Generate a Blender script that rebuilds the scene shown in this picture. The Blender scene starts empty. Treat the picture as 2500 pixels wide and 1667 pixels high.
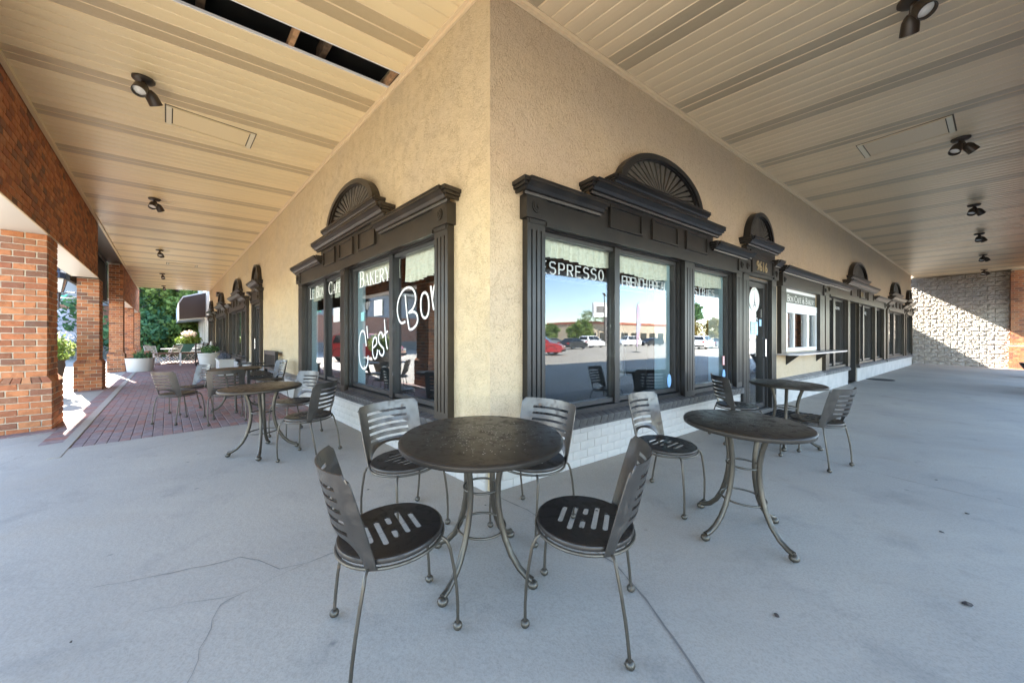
import bpy, bmesh, math, random
import numpy as np
from mathutils import Vector, Matrix
R_ = random.Random(7)
rad = math.radians
scene = bpy.context.scene
COL = scene.collection
# ------------------------------------------------------------------ camera, world, sun, exposure
cam_d = bpy.data.cameras.new('camera'); cam = bpy.data.objects.new('camera', cam_d); COL.objects.link(cam)
cam.location = (0, 0, 1.25); cam.rotation_euler = (rad(90), 0, 0)
cam_d.sensor_width = 36; cam_d.lens = 850 / 2500 * 36; cam_d.shift_y = -0.0038
cam_d.clip_start = 0.05; cam_d.clip_end = 3000
scene.camera = cam
SUN = Vector((0.865, -0.61, -0.80)).normalized()          # direction the light travels
w = bpy.data.worlds.new('World'); scene.world = w; w.use_nodes = True
nt = w.node_tree; nt.nodes.clear()
sky = nt.nodes.new('ShaderNodeTexSky'); sky.sky_type = 'NISHITA'; sky.sun_disc = False
sky.sun_elevation = math.asin(-SUN.z); sky.sun_rotation = math.atan2(-SUN.x, -SUN.y)
sky.air_density = 1.0; sky.dust_density = 0.25; sky.ozone_density = 1.6
bg = nt.nodes.new('ShaderNodeBackground'); bg.inputs[1].default_value = 0.15
wo = nt.nodes.new('ShaderNodeOutputWorld')
nt.links.new(sky.outputs[0], bg.inputs[0]); nt.links.new(bg.outputs[0], wo.inputs[0])
sd = bpy.data.lights.new('sun', 'SUN'); sd.energy = 5.0; sd.angle = rad(0.53); sd.color = (1, .95, .86)
so = bpy.data.objects.new('sun', sd); COL.objects.link(so); so.rotation_euler = SUN.to_track_quat('-Z', 'Y').to_euler()
scene.view_settings.view_transform = 'Standard'; scene.view_settings.look = 'None'
scene.view_settings.gamma = 1; scene.view_settings.use_curve_mapping = False
scene.view_settings.exposure = 3.08
scene.cycles.use_denoising = True
scene.cycles.max_bounces = 10; scene.cycles.diffuse_bounces = 6; scene.cycles.glossy_bounces = 5
scene.cycles.transparent_max_bounces = 16; scene.cycles.caustics_reflective = False
# ------------------------------------------------------------------ frames: the two facades meet at the corner C
C = np.array([-0.1779, 2.8265])
dR = np.array([.8144, .5803]); nR = np.array([.5803, -.8144])
dL = np.array([-.7038, .7105]); nL = np.array([-.7105, -.7038])
SLOPE = .03
CEIL = 4.14
def W(side, u, v, z):
    d, n = (dR, nR) if side == 'R' else (dL, nL)
    p = C + d * u + n * v
    return (float(p[0]), float(p[1]), z)
def AB(a, b, z):            # sheared soffit coordinates: a along the left facade, b along the right one
    p = C + dL * a + dR * b
    return (float(p[0]), float(p[1]), z)
def gz(x, y):
    q = np.array([x, y]) - C
    return -SLOPE * float(max(0, min(3.4, max(q @ nR, q @ nL))))
ANG = {'R': math.atan2(dR[1], dR[0]), 'L': math.atan2(dL[1], dL[0])}
# ------------------------------------------------------------------ mesh helpers
class MB:
    def __init__(self): self.v = []; self.f = []; self.mi = []
    def add(self, verts, faces, m=0):
        o = len(self.v); self.v += [tuple(map(float, p)) for p in verts]
        for f in faces: self.f.append([i + o for i in f]); self.mi.append(m)
        return self
    def hexa(self, p, m=0):      # 8 points: bottom 4 then top 4
        return self.add(p, [(3, 2, 1, 0), (4, 5, 6, 7), (0, 1, 5, 4), (1, 2, 6, 5), (2, 3, 7, 6), (3, 0, 4, 7)], m)
    def box(self, a, b, m=0):
        x0, y0, z0 = a; x1, y1, z1 = b
        return self.hexa([(x0, y0, z0), (x1, y0, z0), (x1, y1, z0), (x0, y1, z0), (x0, y0, z1), (x1, y0, z1), (x1, y1, z1), (x0, y1, z1)], m)
    def wbox(self, s, u0, u1, v0, v1, z0, z1, m=0):
        return self.hexa([W(s, u0, v0, z0), W(s, u1, v0, z0), W(s, u1, v1, z0), W(s, u0, v1, z0),
                          W(s, u0, v0, z1), W(s, u1, v0, z1), W(s, u1, v1, z1), W(s, u0, v1, z1)], m)
    def prism(self, poly, fn, t0, t1, m=0):      # poly: 2D list; fn(p, t) -> 3D
        n = len(poly)
        return self.add([fn(p, t0) for p in poly] + [fn(p, t1) for p in poly],
                        [tuple(range(n))[::-1], tuple(range(n, 2 * n))] + [(i, (i + 1) % n, n + (i + 1) % n, n + i) for i in range(n)], m)
    def wprof(self, s, prof, u0, u1, m=0):       # profile in (v, z) run along the wall
        return self.prism(prof, lambda p, t: W(s, t, p[0], p[1]), u0, u1, m)
    def tube(self, pts, r, n=8, m=0, closed=False, cap=True):
        P = [Vector(p) for p in pts]; k = len(P); rs = r if isinstance(r, (list, tuple)) else [r] * k
        vs = []; up = None
        for i in range(k):
            if closed: t = P[(i + 1) % k] - P[i - 1]
            else: t = P[min(i + 1, k - 1)] - P[max(i - 1, 0)]
            t = t.normalized() if t.length > 1e-9 else Vector((0, 0, 1))
            if up is None: up = Vector((0, 0, 1)) if abs(t.z) < .9 else Vector((1, 0, 0))
            x = (up - t * up.dot(t)); x = x.normalized() if x.length > 1e-6 else t.orthogonal().normalized()
            y = t.cross(x); up = x
            for j in range(n):
                a = 2 * math.pi * j / n
                vs.append(P[i] + (x * math.cos(a) + y * math.sin(a)) * rs[i])
        fs = []
        for i in range(k if closed else k - 1):
            for j in range(n):
                a = i * n + j; b = i * n + (j + 1) % n; i2 = (i + 1) % k
                fs.append((a, b, i2 * n + (j + 1) % n, i2 * n + j))
        if cap and not closed: fs += [tuple(range(n))[::-1], tuple(range((k - 1) * n, k * n))]
        return self.add(vs, fs, m)
    def lathe(self, prof, c=(0, 0, 0), n=24, m=0, a0=0, a1=2 * math.pi):
        full = abs(a1 - a0 - 2 * math.pi) < 1e-6; k = n if full else n + 1
        vs = []; fs = []
        for j in range(k):
            a = a0 + (a1 - a0) * j / n
            for (r, z) in prof: vs.append((c[0] + r * math.cos(a), c[1] + r * math.sin(a), c[2] + z))
        q = len(prof)
        for j in range(n):
            j2 = (j + 1) % k
            for i in range(q - 1): fs.append((j * q + i, j2 * q + i, j2 * q + i + 1, j * q + i + 1))
        return self.add(vs, fs, m)
    def ball(self, c, r, n=10, m=0, sq=1.0):
        prof = [(r * math.sin(math.pi * i / 6), -r * sq * math.cos(math.pi * i / 6)) for i in range(7)]
        prof[0] = (1e-4, prof[0][1]); prof[-1] = (1e-4, prof[-1][1])
        return self.lathe(prof, c, n, m)
    def strip(self, pts, width, z=0, nrm=None, m=0, fn=None):   # flat ribbon along a 2D polyline -> fn(x,y)
        P = [np.array(p, float) for p in pts]; vs = []; fs = []
        ws = width if isinstance(width, (list, tuple)) else [width] * len(P)
        for i, p in enumerate(P):
            t = P[min(i + 1, len(P) - 1)] - P[max(i - 1, 0)]; L = np.hypot(*t); t = t / (L if L > 1e-9 else 1)
            q = np.array([-t[1], t[0]]) * ws[i] / 2
            vs += [fn(p + q), fn(p - q)]
        for i in range(len(P) - 1): fs.append((2 * i, 2 * i + 1, 2 * i + 3, 2 * i + 2))
        return self.add(vs, fs, m)
    def mesh(self, name, mats, smooth=False, merge=False):
        me = bpy.data.meshes.new(name); me.from_pydata(self.v, [], self.f)
        bm = bmesh.new(); bm.from_mesh(me)
        for f, i in zip(bm.faces, self.mi): f.material_index = i
        if merge: bmesh.ops.remove_doubles(bm, verts=bm.verts, dist=1e-5)
        bmesh.ops.recalc_face_normals(bm, faces=bm.faces)
        if smooth:
            for f in bm.faces: f.smooth = True
            for e in bm.edges:
                if len(e.link_faces) == 2 and e.calc_face_angle(0) > rad(40): e.smooth = False
        bm.to_mesh(me); bm.free()
        for m in (mats if isinstance(mats, (list, tuple)) else [mats]): me.materials.append(m)
        return me
    def build(self, name, mats, parent=None, smooth=False, loc=None, rz=0, merge=False, **tags):
        return link(name, self.mesh(name, mats, smooth, merge), parent, loc, rz, **tags)
def link(name, me, parent=None, loc=None, rz=0, **tags):
    o = bpy.data.objects.new(name, me); COL.objects.link(o)
    if parent is not None: o.parent = parent
    if loc is not None: o.location = loc
    if rz: o.rotation_euler = (0, 0, rz)
    for k, v in tags.items(): o[k] = v
    return o
def thing(name, label, cat, loc=(0, 0, 0), rz=0, group=None, kind=None):
    o = link(name, None, None, loc, rz)
    if label: o['label'] = label
    if cat: o['category'] = cat
    if group: o['group'] = group
    if kind: o['kind'] = kind
    return o
def tag(o, label=None, cat=None, group=None, kind=None):
    for k, v in (('label', label), ('category', cat), ('group', group), ('kind', kind)):
        if v: o[k] = v
    return o
def dup(root, loc=None, rz=None, **tags):
    def cp(o, par):
        c = o.copy(); COL.objects.link(c)
        if par is not None: c.parent = par
        for ch in o.children: cp(ch, c)
        return c
    r = cp(root, None)
    if loc is not None: r.location = loc
    if rz is not None: r.rotation_euler = (0, 0, rz)
    for k, v in tags.items(): r[k] = v
    return r
# ------------------------------------------------------------------ materials
def mat(name, col, rough=.6, metal=0, spec=.5, var=0, vscale=6, bump=0, bscale=40, col2=None, vlo=.4, vhi=.6, detail=6, bdist=.01, coat=0):
    m = bpy.data.materials.new(name); m.use_nodes = True; t = m.node_tree; N = t.nodes; L = t.links
    b = N['Principled BSDF']; b.inputs['Roughness'].default_value = rough; b.inputs['Metallic'].default_value = metal
    b.inputs['Specular IOR Level'].default_value = spec; b.inputs['Base Color'].default_value = (*col, 1)
    if coat: b.inputs['Coat Weight'].default_value = coat
    tc = N.new('ShaderNodeTexCoord')
    if var or col2:
        n = N.new('ShaderNodeTexNoise'); n.inputs['Scale'].default_value = vscale; n.inputs['Detail'].default_value = detail
        L.new(tc.outputs['Object'], n.inputs['Vector'])
        r = N.new('ShaderNodeMapRange'); r.inputs['From Min'].default_value = vlo; r.inputs['From Max'].default_value = vhi
        L.new(n.outputs['Fac'], r.inputs['Value'])
        mx = N.new('ShaderNodeMix'); mx.data_type = 'RGBA'; mx.inputs[6].default_value = (*col, 1)
        c2 = col2 if col2 else tuple(max(0, c * (1 - var)) for c in col)
        mx.inputs[7].default_value = (*c2, 1); L.new(r.outputs[0], mx.inputs[0]); L.new(mx.outputs[2], b.inputs['Base Color'])
    if bump:
        n2 = N.new('ShaderNodeTexNoise'); n2.inputs['Scale'].default_value = bscale; n2.inputs['Detail'].default_value = 4
        L.new(tc.outputs['Object'], n2.inputs['Vector'])
        bp = N.new('ShaderNodeBump'); bp.inputs['Strength'].default_value = bump; bp.inputs['Distance'].default_value = bdist
        L.new(n2.outputs['Fac'], bp.inputs['Height']); L.new(bp.outputs[0], b.inputs['Normal'])
    return m
def nodes(m): return m.node_tree.nodes, m.node_tree.links, m.node_tree.nodes['Principled BSDF']
def mixcol(N, L, fac, a, b):
    mx = N.new('ShaderNodeMix'); mx.data_type = 'RGBA'
    for s, i in ((fac, 0), (a, 6), (b, 7)):
        if isinstance(s, tuple): mx.inputs[i].default_value = (*s, 1)
        elif isinstance(s, (int, float)): mx.inputs[i].default_value = s
        else: L.new(s, mx.inputs[i])
    return mx.outputs[2]
def ramp(N, L, src, lo, hi, a=0, b=1):
    r = N.new('ShaderNodeMapRange'); L.new(src, r.inputs['Value'])
    for k, v in (('From Min', lo), ('From Max', hi), ('To Min', a), ('To Max', b)): r.inputs[k].default_value = v
    return r.outputs[0]
def noise(N, L, vec, scale, detail=5, dist=0, rough=.5):
    n = N.new('ShaderNodeTexNoise'); n.inputs['Scale'].default_value = scale; n.inputs['Detail'].default_value = detail
    n.inputs['Distortion'].default_value = dist; n.inputs['Roughness'].default_value = rough; L.new(vec, n.inputs['Vector']); return n.outputs['Fac']
def math_(N, L, op, a, b=None):
    n = N.new('ShaderNodeMath'); n.operation = op
    for i, s in enumerate((a, b)):
        if s is None: continue
        if isinstance(s, (int, float)): n.inputs[i].default_value = s
        else: L.new(s, n.inputs[i])
    return n.outputs[0]
def bumpn(N, L, b, height, strength, dist):
    bp = N.new('ShaderNodeBump'); bp.inputs['Strength'].default_value = strength; bp.inputs['Distance'].default_value = dist
    L.new(height, bp.inputs['Height']); L.new(bp.outputs[0], b.inputs['Normal'])
M = {}
def stucco(name, c1, c2, seed, sc):
    m = mat(name, c1, .85, spec=.25); N, L, b = nodes(m); tc = N.new('ShaderNodeTexCoord')
    mp = N.new('ShaderNodeMapping'); mp.inputs['Location'].default_value = (seed, seed * 2, seed); L.new(tc.outputs['Object'], mp.inputs[0])
    v = mp.outputs[0]
    big = noise(N, L, v, 1.1, 7, .6); col = mixcol(N, L, ramp(N, L, big, .36, .66), c1, c2)
    wp = N.new('ShaderNodeVectorMath'); wp.operation = 'MULTIPLY_ADD'
    nv = N.new('ShaderNodeTexNoise'); nv.inputs['Scale'].default_value = sc * .55; nv.inputs['Detail'].default_value = 4; L.new(v, nv.inputs['Vector'])
    L.new(nv.outputs['Color'], wp.inputs[0]); wp.inputs[1].default_value = (3.6 / sc,) * 3; L.new(v, wp.inputs[2])
    vo = N.new('ShaderNodeTexVoronoi'); vo.feature = 'DISTANCE_TO_EDGE'; vo.inputs['Scale'].default_value = sc; L.new(wp.outputs[0], vo.inputs['Vector'])
    vo2 = N.new('ShaderNodeTexVoronoi'); vo2.inputs['Scale'].default_value = sc * 2.3; L.new(wp.outputs[0], vo2.inputs['Vector'])
    crack = ramp(N, L, vo.outputs['Distance'], .0, .12)
    patch = ramp(N, L, noise(N, L, v, 9, 6, .8), .36, .62)
    crk = math_(N, L, 'MAXIMUM', crack, patch)
    fine = noise(N, L, v, sc * 4, 5, 0, .65); mid = noise(N, L, v, sc * .5, 6, 1.4)
    hgt = math_(N, L, 'ADD', math_(N, L, 'MULTIPLY', crk, .38), math_(N, L, 'ADD', math_(N, L, 'MULTIPLY', mid, .9), math_(N, L, 'ADD', math_(N, L, 'MULTIPLY', fine, .45), math_(N, L, 'MULTIPLY', vo2.outputs['Distance'], .35))))
    bumpn(N, L, b, hgt, .8, .013)
    pit = ramp(N, L, math_(N, L, 'ADD', math_(N, L, 'MULTIPLY', crk, .16), fine), .40, .66)
    col = mixcol(N, L, pit, tuple(x * .70 for x in c1), col)
    drip = N.new('ShaderNodeMapping'); drip.inputs['Scale'].default_value = (5, 5, .35); L.new(v, drip.inputs[0])
    dr_ = ramp(N, L, noise(N, L, drip.outputs[0], 1.6, 5),   .56, .74, 0, .14); col = mixcol(N, L, dr_, col, tuple(x * .72 for x in c2))
    L.new(col, b.inputs['Base Color'])
    return m
M['stucco_L'] = stucco('stucco_yellow', (.63, .495, .30), (.58, .465, .305), 3, 34)
M['stucco_R'] = stucco('stucco_tan', (.58, .44, .28), (.535, .415, .285), 11, 21)
def soffit_mat(name, c, vent=False):
    m = mat(name, c, .36, spec=.5); N, L, b = nodes(m); tc = N.new('ShaderNodeTexCoord'); oi = N.new('ShaderNodeObjectInfo')
    ge = N.new('ShaderNodeNewGeometry')
    n = noise(N, L, ge.outputs['Position'], .3, 3)
    col = mixcol(N, L, ramp(N, L, n, .35, .7), c, tuple(x * .95 for x in c))
    hv = N.new('ShaderNodeHueSaturation'); L.new(col, hv.inputs['Color']); L.new(ramp(N, L, oi.outputs['Random'], 0, 1, .96, 1.04), hv.inputs['Value'])
    col = hv.outputs[0]
    if vent:
        dirt = ramp(N, L, noise(N, L, ge.outputs['Position'], 14, 4), .5, .75, 0, .25); col = mixcol(N, L, dirt, col, tuple(x * .8 for x in c))
    L.new(col, b.inputs['Base Color'])
    b.inputs['Roughness'].default_value = .30
    return m
M['soffit_L'] = soffit_mat('soffit_cream', (.80, .64, .38)); M['vent_L'] = soffit_mat('soffit_cream_vent', (.53, .41, .245), True)
M['soffit_R'] = soffit_mat('soffit_beige', (.71, .555, .36)); M['vent_R'] = soffit_mat('soffit_beige_vent', (.46, .365, .24), True)
def concrete(name, c1, c2):
    m = mat(name, c1, .8, spec=.3); N, L, b = nodes(m); tc = N.new('ShaderNodeTexCoord'); v = tc.outputs['Object']
    a = noise(N, L, v, .55, 7, .4); col = mixcol(N, L, ramp(N, L, a, .35, .66), c1, c2)
    f = noise(N, L, v, 95, 4, 0, .75); col = mixcol(N, L, ramp(N, L, f, .46, .62, 0, .42), col, tuple(x * .55 for x in c1))
    st = noise(N, L, v, 2.3, 9, .3, .68); col = mixcol(N, L, ramp(N, L, st, .54, .74, 0, .38), col, (.13, .13, .125))
    sc_ = N.new('ShaderNodeMapping'); sc_.inputs['Scale'].default_value = (1.2, 5, 1); sc_.inputs['Rotation'].default_value = (0, 0, .7); L.new(v, sc_.inputs[0])
    wr = noise(N, L, sc_.outputs[0], 1.3, 7, .4); col = mixcol(N, L, ramp(N, L, wr, .52, .70, 0, .12), col, tuple(min(1, x * 1.25) for x in c1))
    sp = N.new('ShaderNodeTexVoronoi'); sp.inputs['Scale'].default_value = 3.4; sp.inputs['Randomness'].default_value = 1; L.new(v, sp.inputs['Vector'])
    wob = math_(N, L, 'ADD', sp.outputs['Distance'], math_(N, L, 'MULTIPLY', noise(N, L, v, 22, 4), .12))
    spot = ramp(N, L, wob, .085, .13, .55, 0); sel = ramp(N, L, noise(N, L, v, 1.7, 2), .48, .56)
    col = mixcol(N, L, math_(N, L, 'MULTIPLY', spot, sel), col, (.07, .07, .075))
    br = ramp(N, L, noise(N, L, v, 1.4, 6, .8), .55, .8, 0, .35); col = mixcol(N, L, br, col, tuple(x * y for x, y in zip(c1, (.83, .75, .65))))
    L.new(col, b.inputs['Base Color'])
    h = math_(N, L, 'ADD', math_(N, L, 'MULTIPLY', f, .35), noise(N, L, v, 30, 5)); bumpn(N, L, b, h, .4, .004)
    return m
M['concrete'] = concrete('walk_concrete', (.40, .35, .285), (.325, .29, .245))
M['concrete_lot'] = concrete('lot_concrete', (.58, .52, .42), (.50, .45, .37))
def brick_mat(name, cols, mult=1.0):
    m = mat(name, cols[0], .82, spec=.25); N, L, b = nodes(m); oi = N.new('ShaderNodeObjectInfo'); ge = N.new('ShaderNodeNewGeometry')
    s = math_(N, L, 'FRACT', math_(N, L, 'ADD', math_(N, L, 'MULTIPLY', oi.outputs['Random'], 7.31), ge.outputs['Random Per Island']))
    cr = N.new('ShaderNodeValToRGB'); L.new(s, cr.inputs[0]); cr.color_ramp.interpolation = 'LINEAR'
    el = cr.color_ramp.elements
    while len(el) < len(cols): el.new(.5)
    for i, c in enumerate(cols):
        el[i].position = i / (len(cols) - 1); el[i].color = (*[x * mult for x in c], 1)
    p = ge.outputs['Position']
    n1 = noise(N, L, p, 14, 5); col = mixcol(N, L, ramp(N, L, n1, .45, .7, 0, .5), cr.outputs[0], tuple(x * .5 for x in cols[0]))
    n2 = noise(N, L, p, 45, 4); col = mixcol(N, L, ramp(N, L, n2, .60, .75, 0, .35), col, (.55 * mult, .38 * mult, .24 * mult))
    L.new(col, b.inputs['Base Color']); bumpn(N, L, b, math_(N, L, 'ADD', n1, n2), .6, .006)
    return m
M['brick'] = brick_mat('red_brick', [(.38, .14, .065), (.46, .185, .08), (.41, .145, .065), (.20, .09, .055), (.49, .22, .105), (.43, .17, .07), (.32, .115, .06), (.155, .09, .065), (.47, .195, .09)])
M['paver'] = brick_mat('paver_brick', [(.26, .16, .145), (.30, .20, .18), (.26, .215, .21), (.29, .18, .155), (.34, .16, .12), (.28, .215, .20), (.24, .18, .17), (.31, .21, .185)])
M['white_brick'] = mat('white_painted_brick', (.46, .43, .395), .7, var=.14, vscale=3, bump=.5, bscale=70, bdist=.004)
M['mortar'] = mat('mortar', (.52, .44, .33), .9, var=.25, vscale=12, bump=.4, bscale=90)
M['sand'] = mat('paver_joint_sand', (.11, .09, .085), .95, var=.3, vscale=15)
M['black_wood'] = mat('black_painted_wood', (.011, .010, .0095), .36, spec=.5, col2=(.024, .02, .017), vscale=4, vlo=.45, vhi=.75, bump=.15, bscale=60)
M['brown_wood'] = mat('dark_brown_painted_wood', (.022, .016, .010), .36, spec=.5, col2=(.04, .029, .018), vscale=4, vlo=.45, vhi=.75, bump=.15, bscale=60)
M['sill_brick'] = mat('dark_painted_sill', (.045, .042, .045), .6, col2=(.085, .08, .075), vscale=9, bump=.3, bscale=50)
M['grey_ledge'] = mat('grey_stone_ledge', (.24, .225, .21), .75, var=.35, vscale=9, bump=.3)
M['alum'] = mat('dark_bronze_aluminium', (.045, .043, .042), .38, metal=.3)
M['white'] = mat('white_paint', (.80, .80, .80), .45)
M['vinyl'] = mat('white_vinyl', (.86, .86, .83), .5)
M['blue_wall'] = mat('pale_blue_paint', (.42, .60, .66), .6, var=.1)
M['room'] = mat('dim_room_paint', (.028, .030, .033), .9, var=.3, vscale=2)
M['curtain'] = mat('cream_cotton', (.74, .75, .62), .9, col2=(.60, .60, .47), vscale=30, vlo=.45, vhi=.75)
M['dark'] = mat('dark_recess', (.012, .011, .010), .9)
M['timber'] = mat('raw_timber', (.45, .26, .13), .8, var=.4, vscale=20)
M['black_metal'] = mat('black_enamel', (.018, .016, .014), .4, spec=.5)
M['bronze_metal'] = mat('bronze_enamel', (.045, .032, .022), .42, spec=.5)
M['lamp_glass'] = mat('frosted_lamp_glass', (.75, .73, .68), .25)
M['lead'] = mat('crack_dirt', (.17, .15, .13), .95)
def furn(name, c, metal, rough, rust=.75, rlo=.64):
    m = mat(name, c, rough, metal); N, L, b = nodes(m); ge = N.new('ShaderNodeNewGeometry'); p = ge.outputs['Position']
    n = noise(N, L, p, 9, 6); col = mixcol(N, L, ramp(N, L, n, .4, .7), c, tuple(x * .82 for x in c))
    r = noise(N, L, p, 17, 7, .5, .65); rf = ramp(N, L, r, rlo, rlo + .1, 0, rust); col = mixcol(N, L, rf, col, (.16, .085, .04))
    L.new(col, b.inputs['Base Color']); L.new(ramp(N, L, r, .5, .72, rough, .75), b.inputs['Roughness'])
    L.new(ramp(N, L, rf, 0, 1, metal, .1), b.inputs['Metallic'])
    return m
M['frame_metal'] = furn('pewter_tube', (.10, .085, .066), .7, .40)
M['back_metal'] = furn('pewter_sheet', (.115, .103, .092), .8, .36)
M['seat_metal'] = furn('dark_pewter_sheet', (.045, .038, .033), .6, .36, .14, .68)
M['top_metal'] = furn('dark_pewter_top', (.055, .046, .037), .65, .38, .10, .68)
def glass_mat(name, ior=1.62, tint=(.955, .975, .98)):
    m = bpy.data.materials.new(name); m.use_nodes = True; t = m.node_tree; t.nodes.clear(); N = t.nodes; L = t.links
    o = N.new('ShaderNodeOutputMaterial'); mx = N.new('ShaderNodeMixShader'); tr = N.new('ShaderNodeBsdfTransparent'); gl = N.new('ShaderNodeBsdfGlossy')
    tr.inputs[0].default_value = (*tint, 1); gl.inputs['Roughness'].default_value = .003; gl.inputs[0].default_value = (.95, .97, 1, 1)
    fr = N.new('ShaderNodeLayerWeight'); fr.inputs[0].default_value = .5
    ad = math_(N, L, 'ADD', math_(N, L, 'MULTIPLY', math_(N, L, 'POWER', fr.outputs['Facing'], 4), .92), .052)
    L.new(math_(N, L, 'MINIMUM', ad, 1.0), mx.inputs[0]); L.new(tr.outputs[0], mx.inputs[1]); L.new(gl.outputs[0], mx.inputs[2]); L.new(mx.outputs[0], o.inputs[0])
    return m
M['glass'] = glass_mat('window_glass')
M['fan'] = mat('weathered_fan_leaf', (.085, .074, .058), .45, var=.3, vscale=8)
M['car_glass'] = mat('dark_car_glass', (.02, .025, .03), .06, spec=.8)
M['tyre'] = mat('black_rubber', (.02, .02, .02), .8)
M['chrome'] = mat('bright_alloy', (.55, .55, .56), .25, metal=.9)
def leaf_mat(name, cols, trans=.25):
    m = bpy.data.materials.new(name); m.use_nodes = True; N, L, b = nodes(m); ge = N.new('ShaderNodeNewGeometry')
    cr = N.new('ShaderNodeValToRGB'); el = cr.color_ramp.elements
    while len(el) < len(cols): el.new(.5)
    for i, c in enumerate(cols): el[i].position = i / (len(cols) - 1); el[i].color = (*c, 1)
    L.new(math_(N, L, 'ADD', math_(N, L, 'MULTIPLY', ge.outputs['Random Per Island'], .5), ramp(N, L, noise(N, L, ge.outputs['Position'], .9, 4), .3, .7, 0, .5)), cr.inputs[0])
    L.new(cr.outputs[0], b.inputs['Base Color']); b.inputs['Roughness'].default_value = .6; b.inputs['Specular IOR Level'].default_value = .3
    tl = N.new('ShaderNodeBsdfTranslucent'); L.new(cr.outputs[0], tl.inputs[0]); mx = N.new('ShaderNodeMixShader'); mx.inputs[0].default_value = trans
    L.new(b.outputs[0], mx.inputs[1]); L.new(tl.outputs[0], mx.inputs[2]); L.new(mx.outputs[0], N['Material Output'].inputs[0])
    return m
M['leaf_dark'] = leaf_mat('evergreen_leaf', [(.04, .11, .06), (.08, .18, .08), (.14, .25, .09), (.22, .31, .10)], .4)
M['leaf_mid'] = leaf_mat('broadleaf', [(.09, .16, .04), (.16, .25, .06), (.25, .33, .09), (.33, .37, .12)], .4)
M['leaf_lime'] = leaf_mat('lime_leaf', [(.12, .20, .03), (.20, .28, .05), (.28, .33, .09)])
M['leaf_autumn'] = leaf_mat('autumn_leaf', [(.16, .10, .02), (.22, .16, .03), (.10, .13, .03)])
M['petal'] = leaf_mat('pale_flower', [(.75, .60, .50), (.80, .74, .62), (.7, .45, .42)])
M['bark'] = mat('tree_bark', (.10, .075, .055), .9, var=.4, vscale=8, bump=.6, bscale=20)
M['asphalt'] = mat('sunny_asphalt', (.38, .34, .27), .9, col2=(.30, .27, .225), vscale=.4, bump=.3, bscale=120, bdist=.003)
M['paint_line'] = mat('road_paint', (.75, .74, .70), .7)
# ================================================================== GROUND
def grid_sheet(name, fn, us, vs, m, **tags):
    g = MB(); nu, nv = len(us), len(vs)
    g.add([fn(u, v) for u in us for v in vs], [(i * nv + j, i * nv + j + 1, (i + 1) * nv + j + 1, (i + 1) * nv + j) for i in range(nu - 1) for j in range(nv - 1)])
    return g.build(name, m, **tags)
LOTZ = -.24
g = MB(); g.add([(-900, -900, LOTZ - .03), (900, -900, LOTZ - .03), (900, 900, LOTZ - .03), (-900, 900, LOTZ - .03)], [(0, 1, 2, 3)])
g.build('ground', M['asphalt'], kind='structure')
# car park in front of the right facade (seen mirrored in the panes), slightly paler
g = MB(); g.add([W('R', -60, 3.75, LOTZ), W('R', 140, 3.75, LOTZ), W('R', 140, 95, LOTZ), W('R', -60, 95, LOTZ)], [(0, 1, 2, 3)])
g.build('car_park', M['concrete_lot'], kind='structure')
# raised walk round the corner: sheared grid following the drainage fall
def walk_pt(a, b, dz=0):
    x, y, _ = AB(a, b, 0); return (x, y, gz(x, y) + dz)
E0 = -3.75
pave0 = 4.15                                              # along the left facade, the brick paving starts here
g = MB()
def walk_patch(a0, a1, b0, b1, na, nb):
    A = np.linspace(a0, a1, na + 1); B = np.linspace(b0, b1, nb + 1)
    g.add([walk_pt(a, b) for a in A for b in B], [(i * (nb + 1) + j, i * (nb + 1) + j + 1, (i + 1) * (nb + 1) + j + 1, (i + 1) * (nb + 1) + j) for i in range(na) for j in range(nb)])
walk_patch(0, pave0, E0, 0, 20, 20)       # left of the corner
walk_patch(E0, 0, 0, 26, 20, 20)          # right of the corner
# corner region, split along the hip so that the fold is exact
n = 30; A = np.linspace(E0, 0, n + 1)
g.add([walk_pt(a, b) for a in A for b in A], [f for i in range(n) for j in range(n) for f in
      (((i * (n + 1) + j, i * (n + 1) + j + 1, (i + 1) * (n + 1) + j + 1), (i * (n + 1) + j, (i + 1) * (n + 1) + j + 1, (i + 1) * (n + 1) + j)))])
# outer edge face of the slab
for pts in ([(E0, b) for b in np.linspace(E0, 26, 8)], [(a, E0) for a in np.linspace(E0, pave0, 8)]):
    for p, q in zip(pts, pts[1:]):
        P, Q = walk_pt(*p), walk_pt(*q); g.add([P, Q, (Q[0], Q[1], LOTZ - .05), (P[0], P[1], LOTZ - .05)], [(0, 1, 2, 3)])
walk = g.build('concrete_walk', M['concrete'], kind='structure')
def on_walk(p, dz=.003):
    return (p[0], p[1], gz(p[0], p[1]) + dz)
# joints and cracks (world xy polylines), thin dirt-filled ribbons
def ribbon(name, pts, width, jitter=0, dz=.003, m='lead', seed=0):
    rr = random.Random(seed); P = []; ws = []
    for p, q in zip(pts, pts[1:]):
        k = max(2, int(math.dist(p, q) / .05))
        for i in range(k):
            t = i / k; P.append((p[0] + (q[0] - p[0]) * t + rr.uniform(-1, 1) * jitter, p[1] + (q[1] - p[1]) * t + rr.uniform(-1, 1) * jitter)); ws.append(width * (rr.uniform(.35, 1.3) if jitter else 1))
    P.append(pts[-1]); ws.append(width)
    mb = MB(); mb.strip(P, ws, fn=lambda p: on_walk(p, dz)); return mb.build(name, M[m], walk)
hip = (nR + nL) / np.linalg.norm(nR + nL)
c2 = tuple(C + np.array([.0, -.03]))
ribbon('expansion_joint', [c2, (.11, 2.55), (.583, 1.981), (.66, 1.72), (.718, 1.356), (.76, 1.0)], .010, .003, seed=1)
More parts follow.
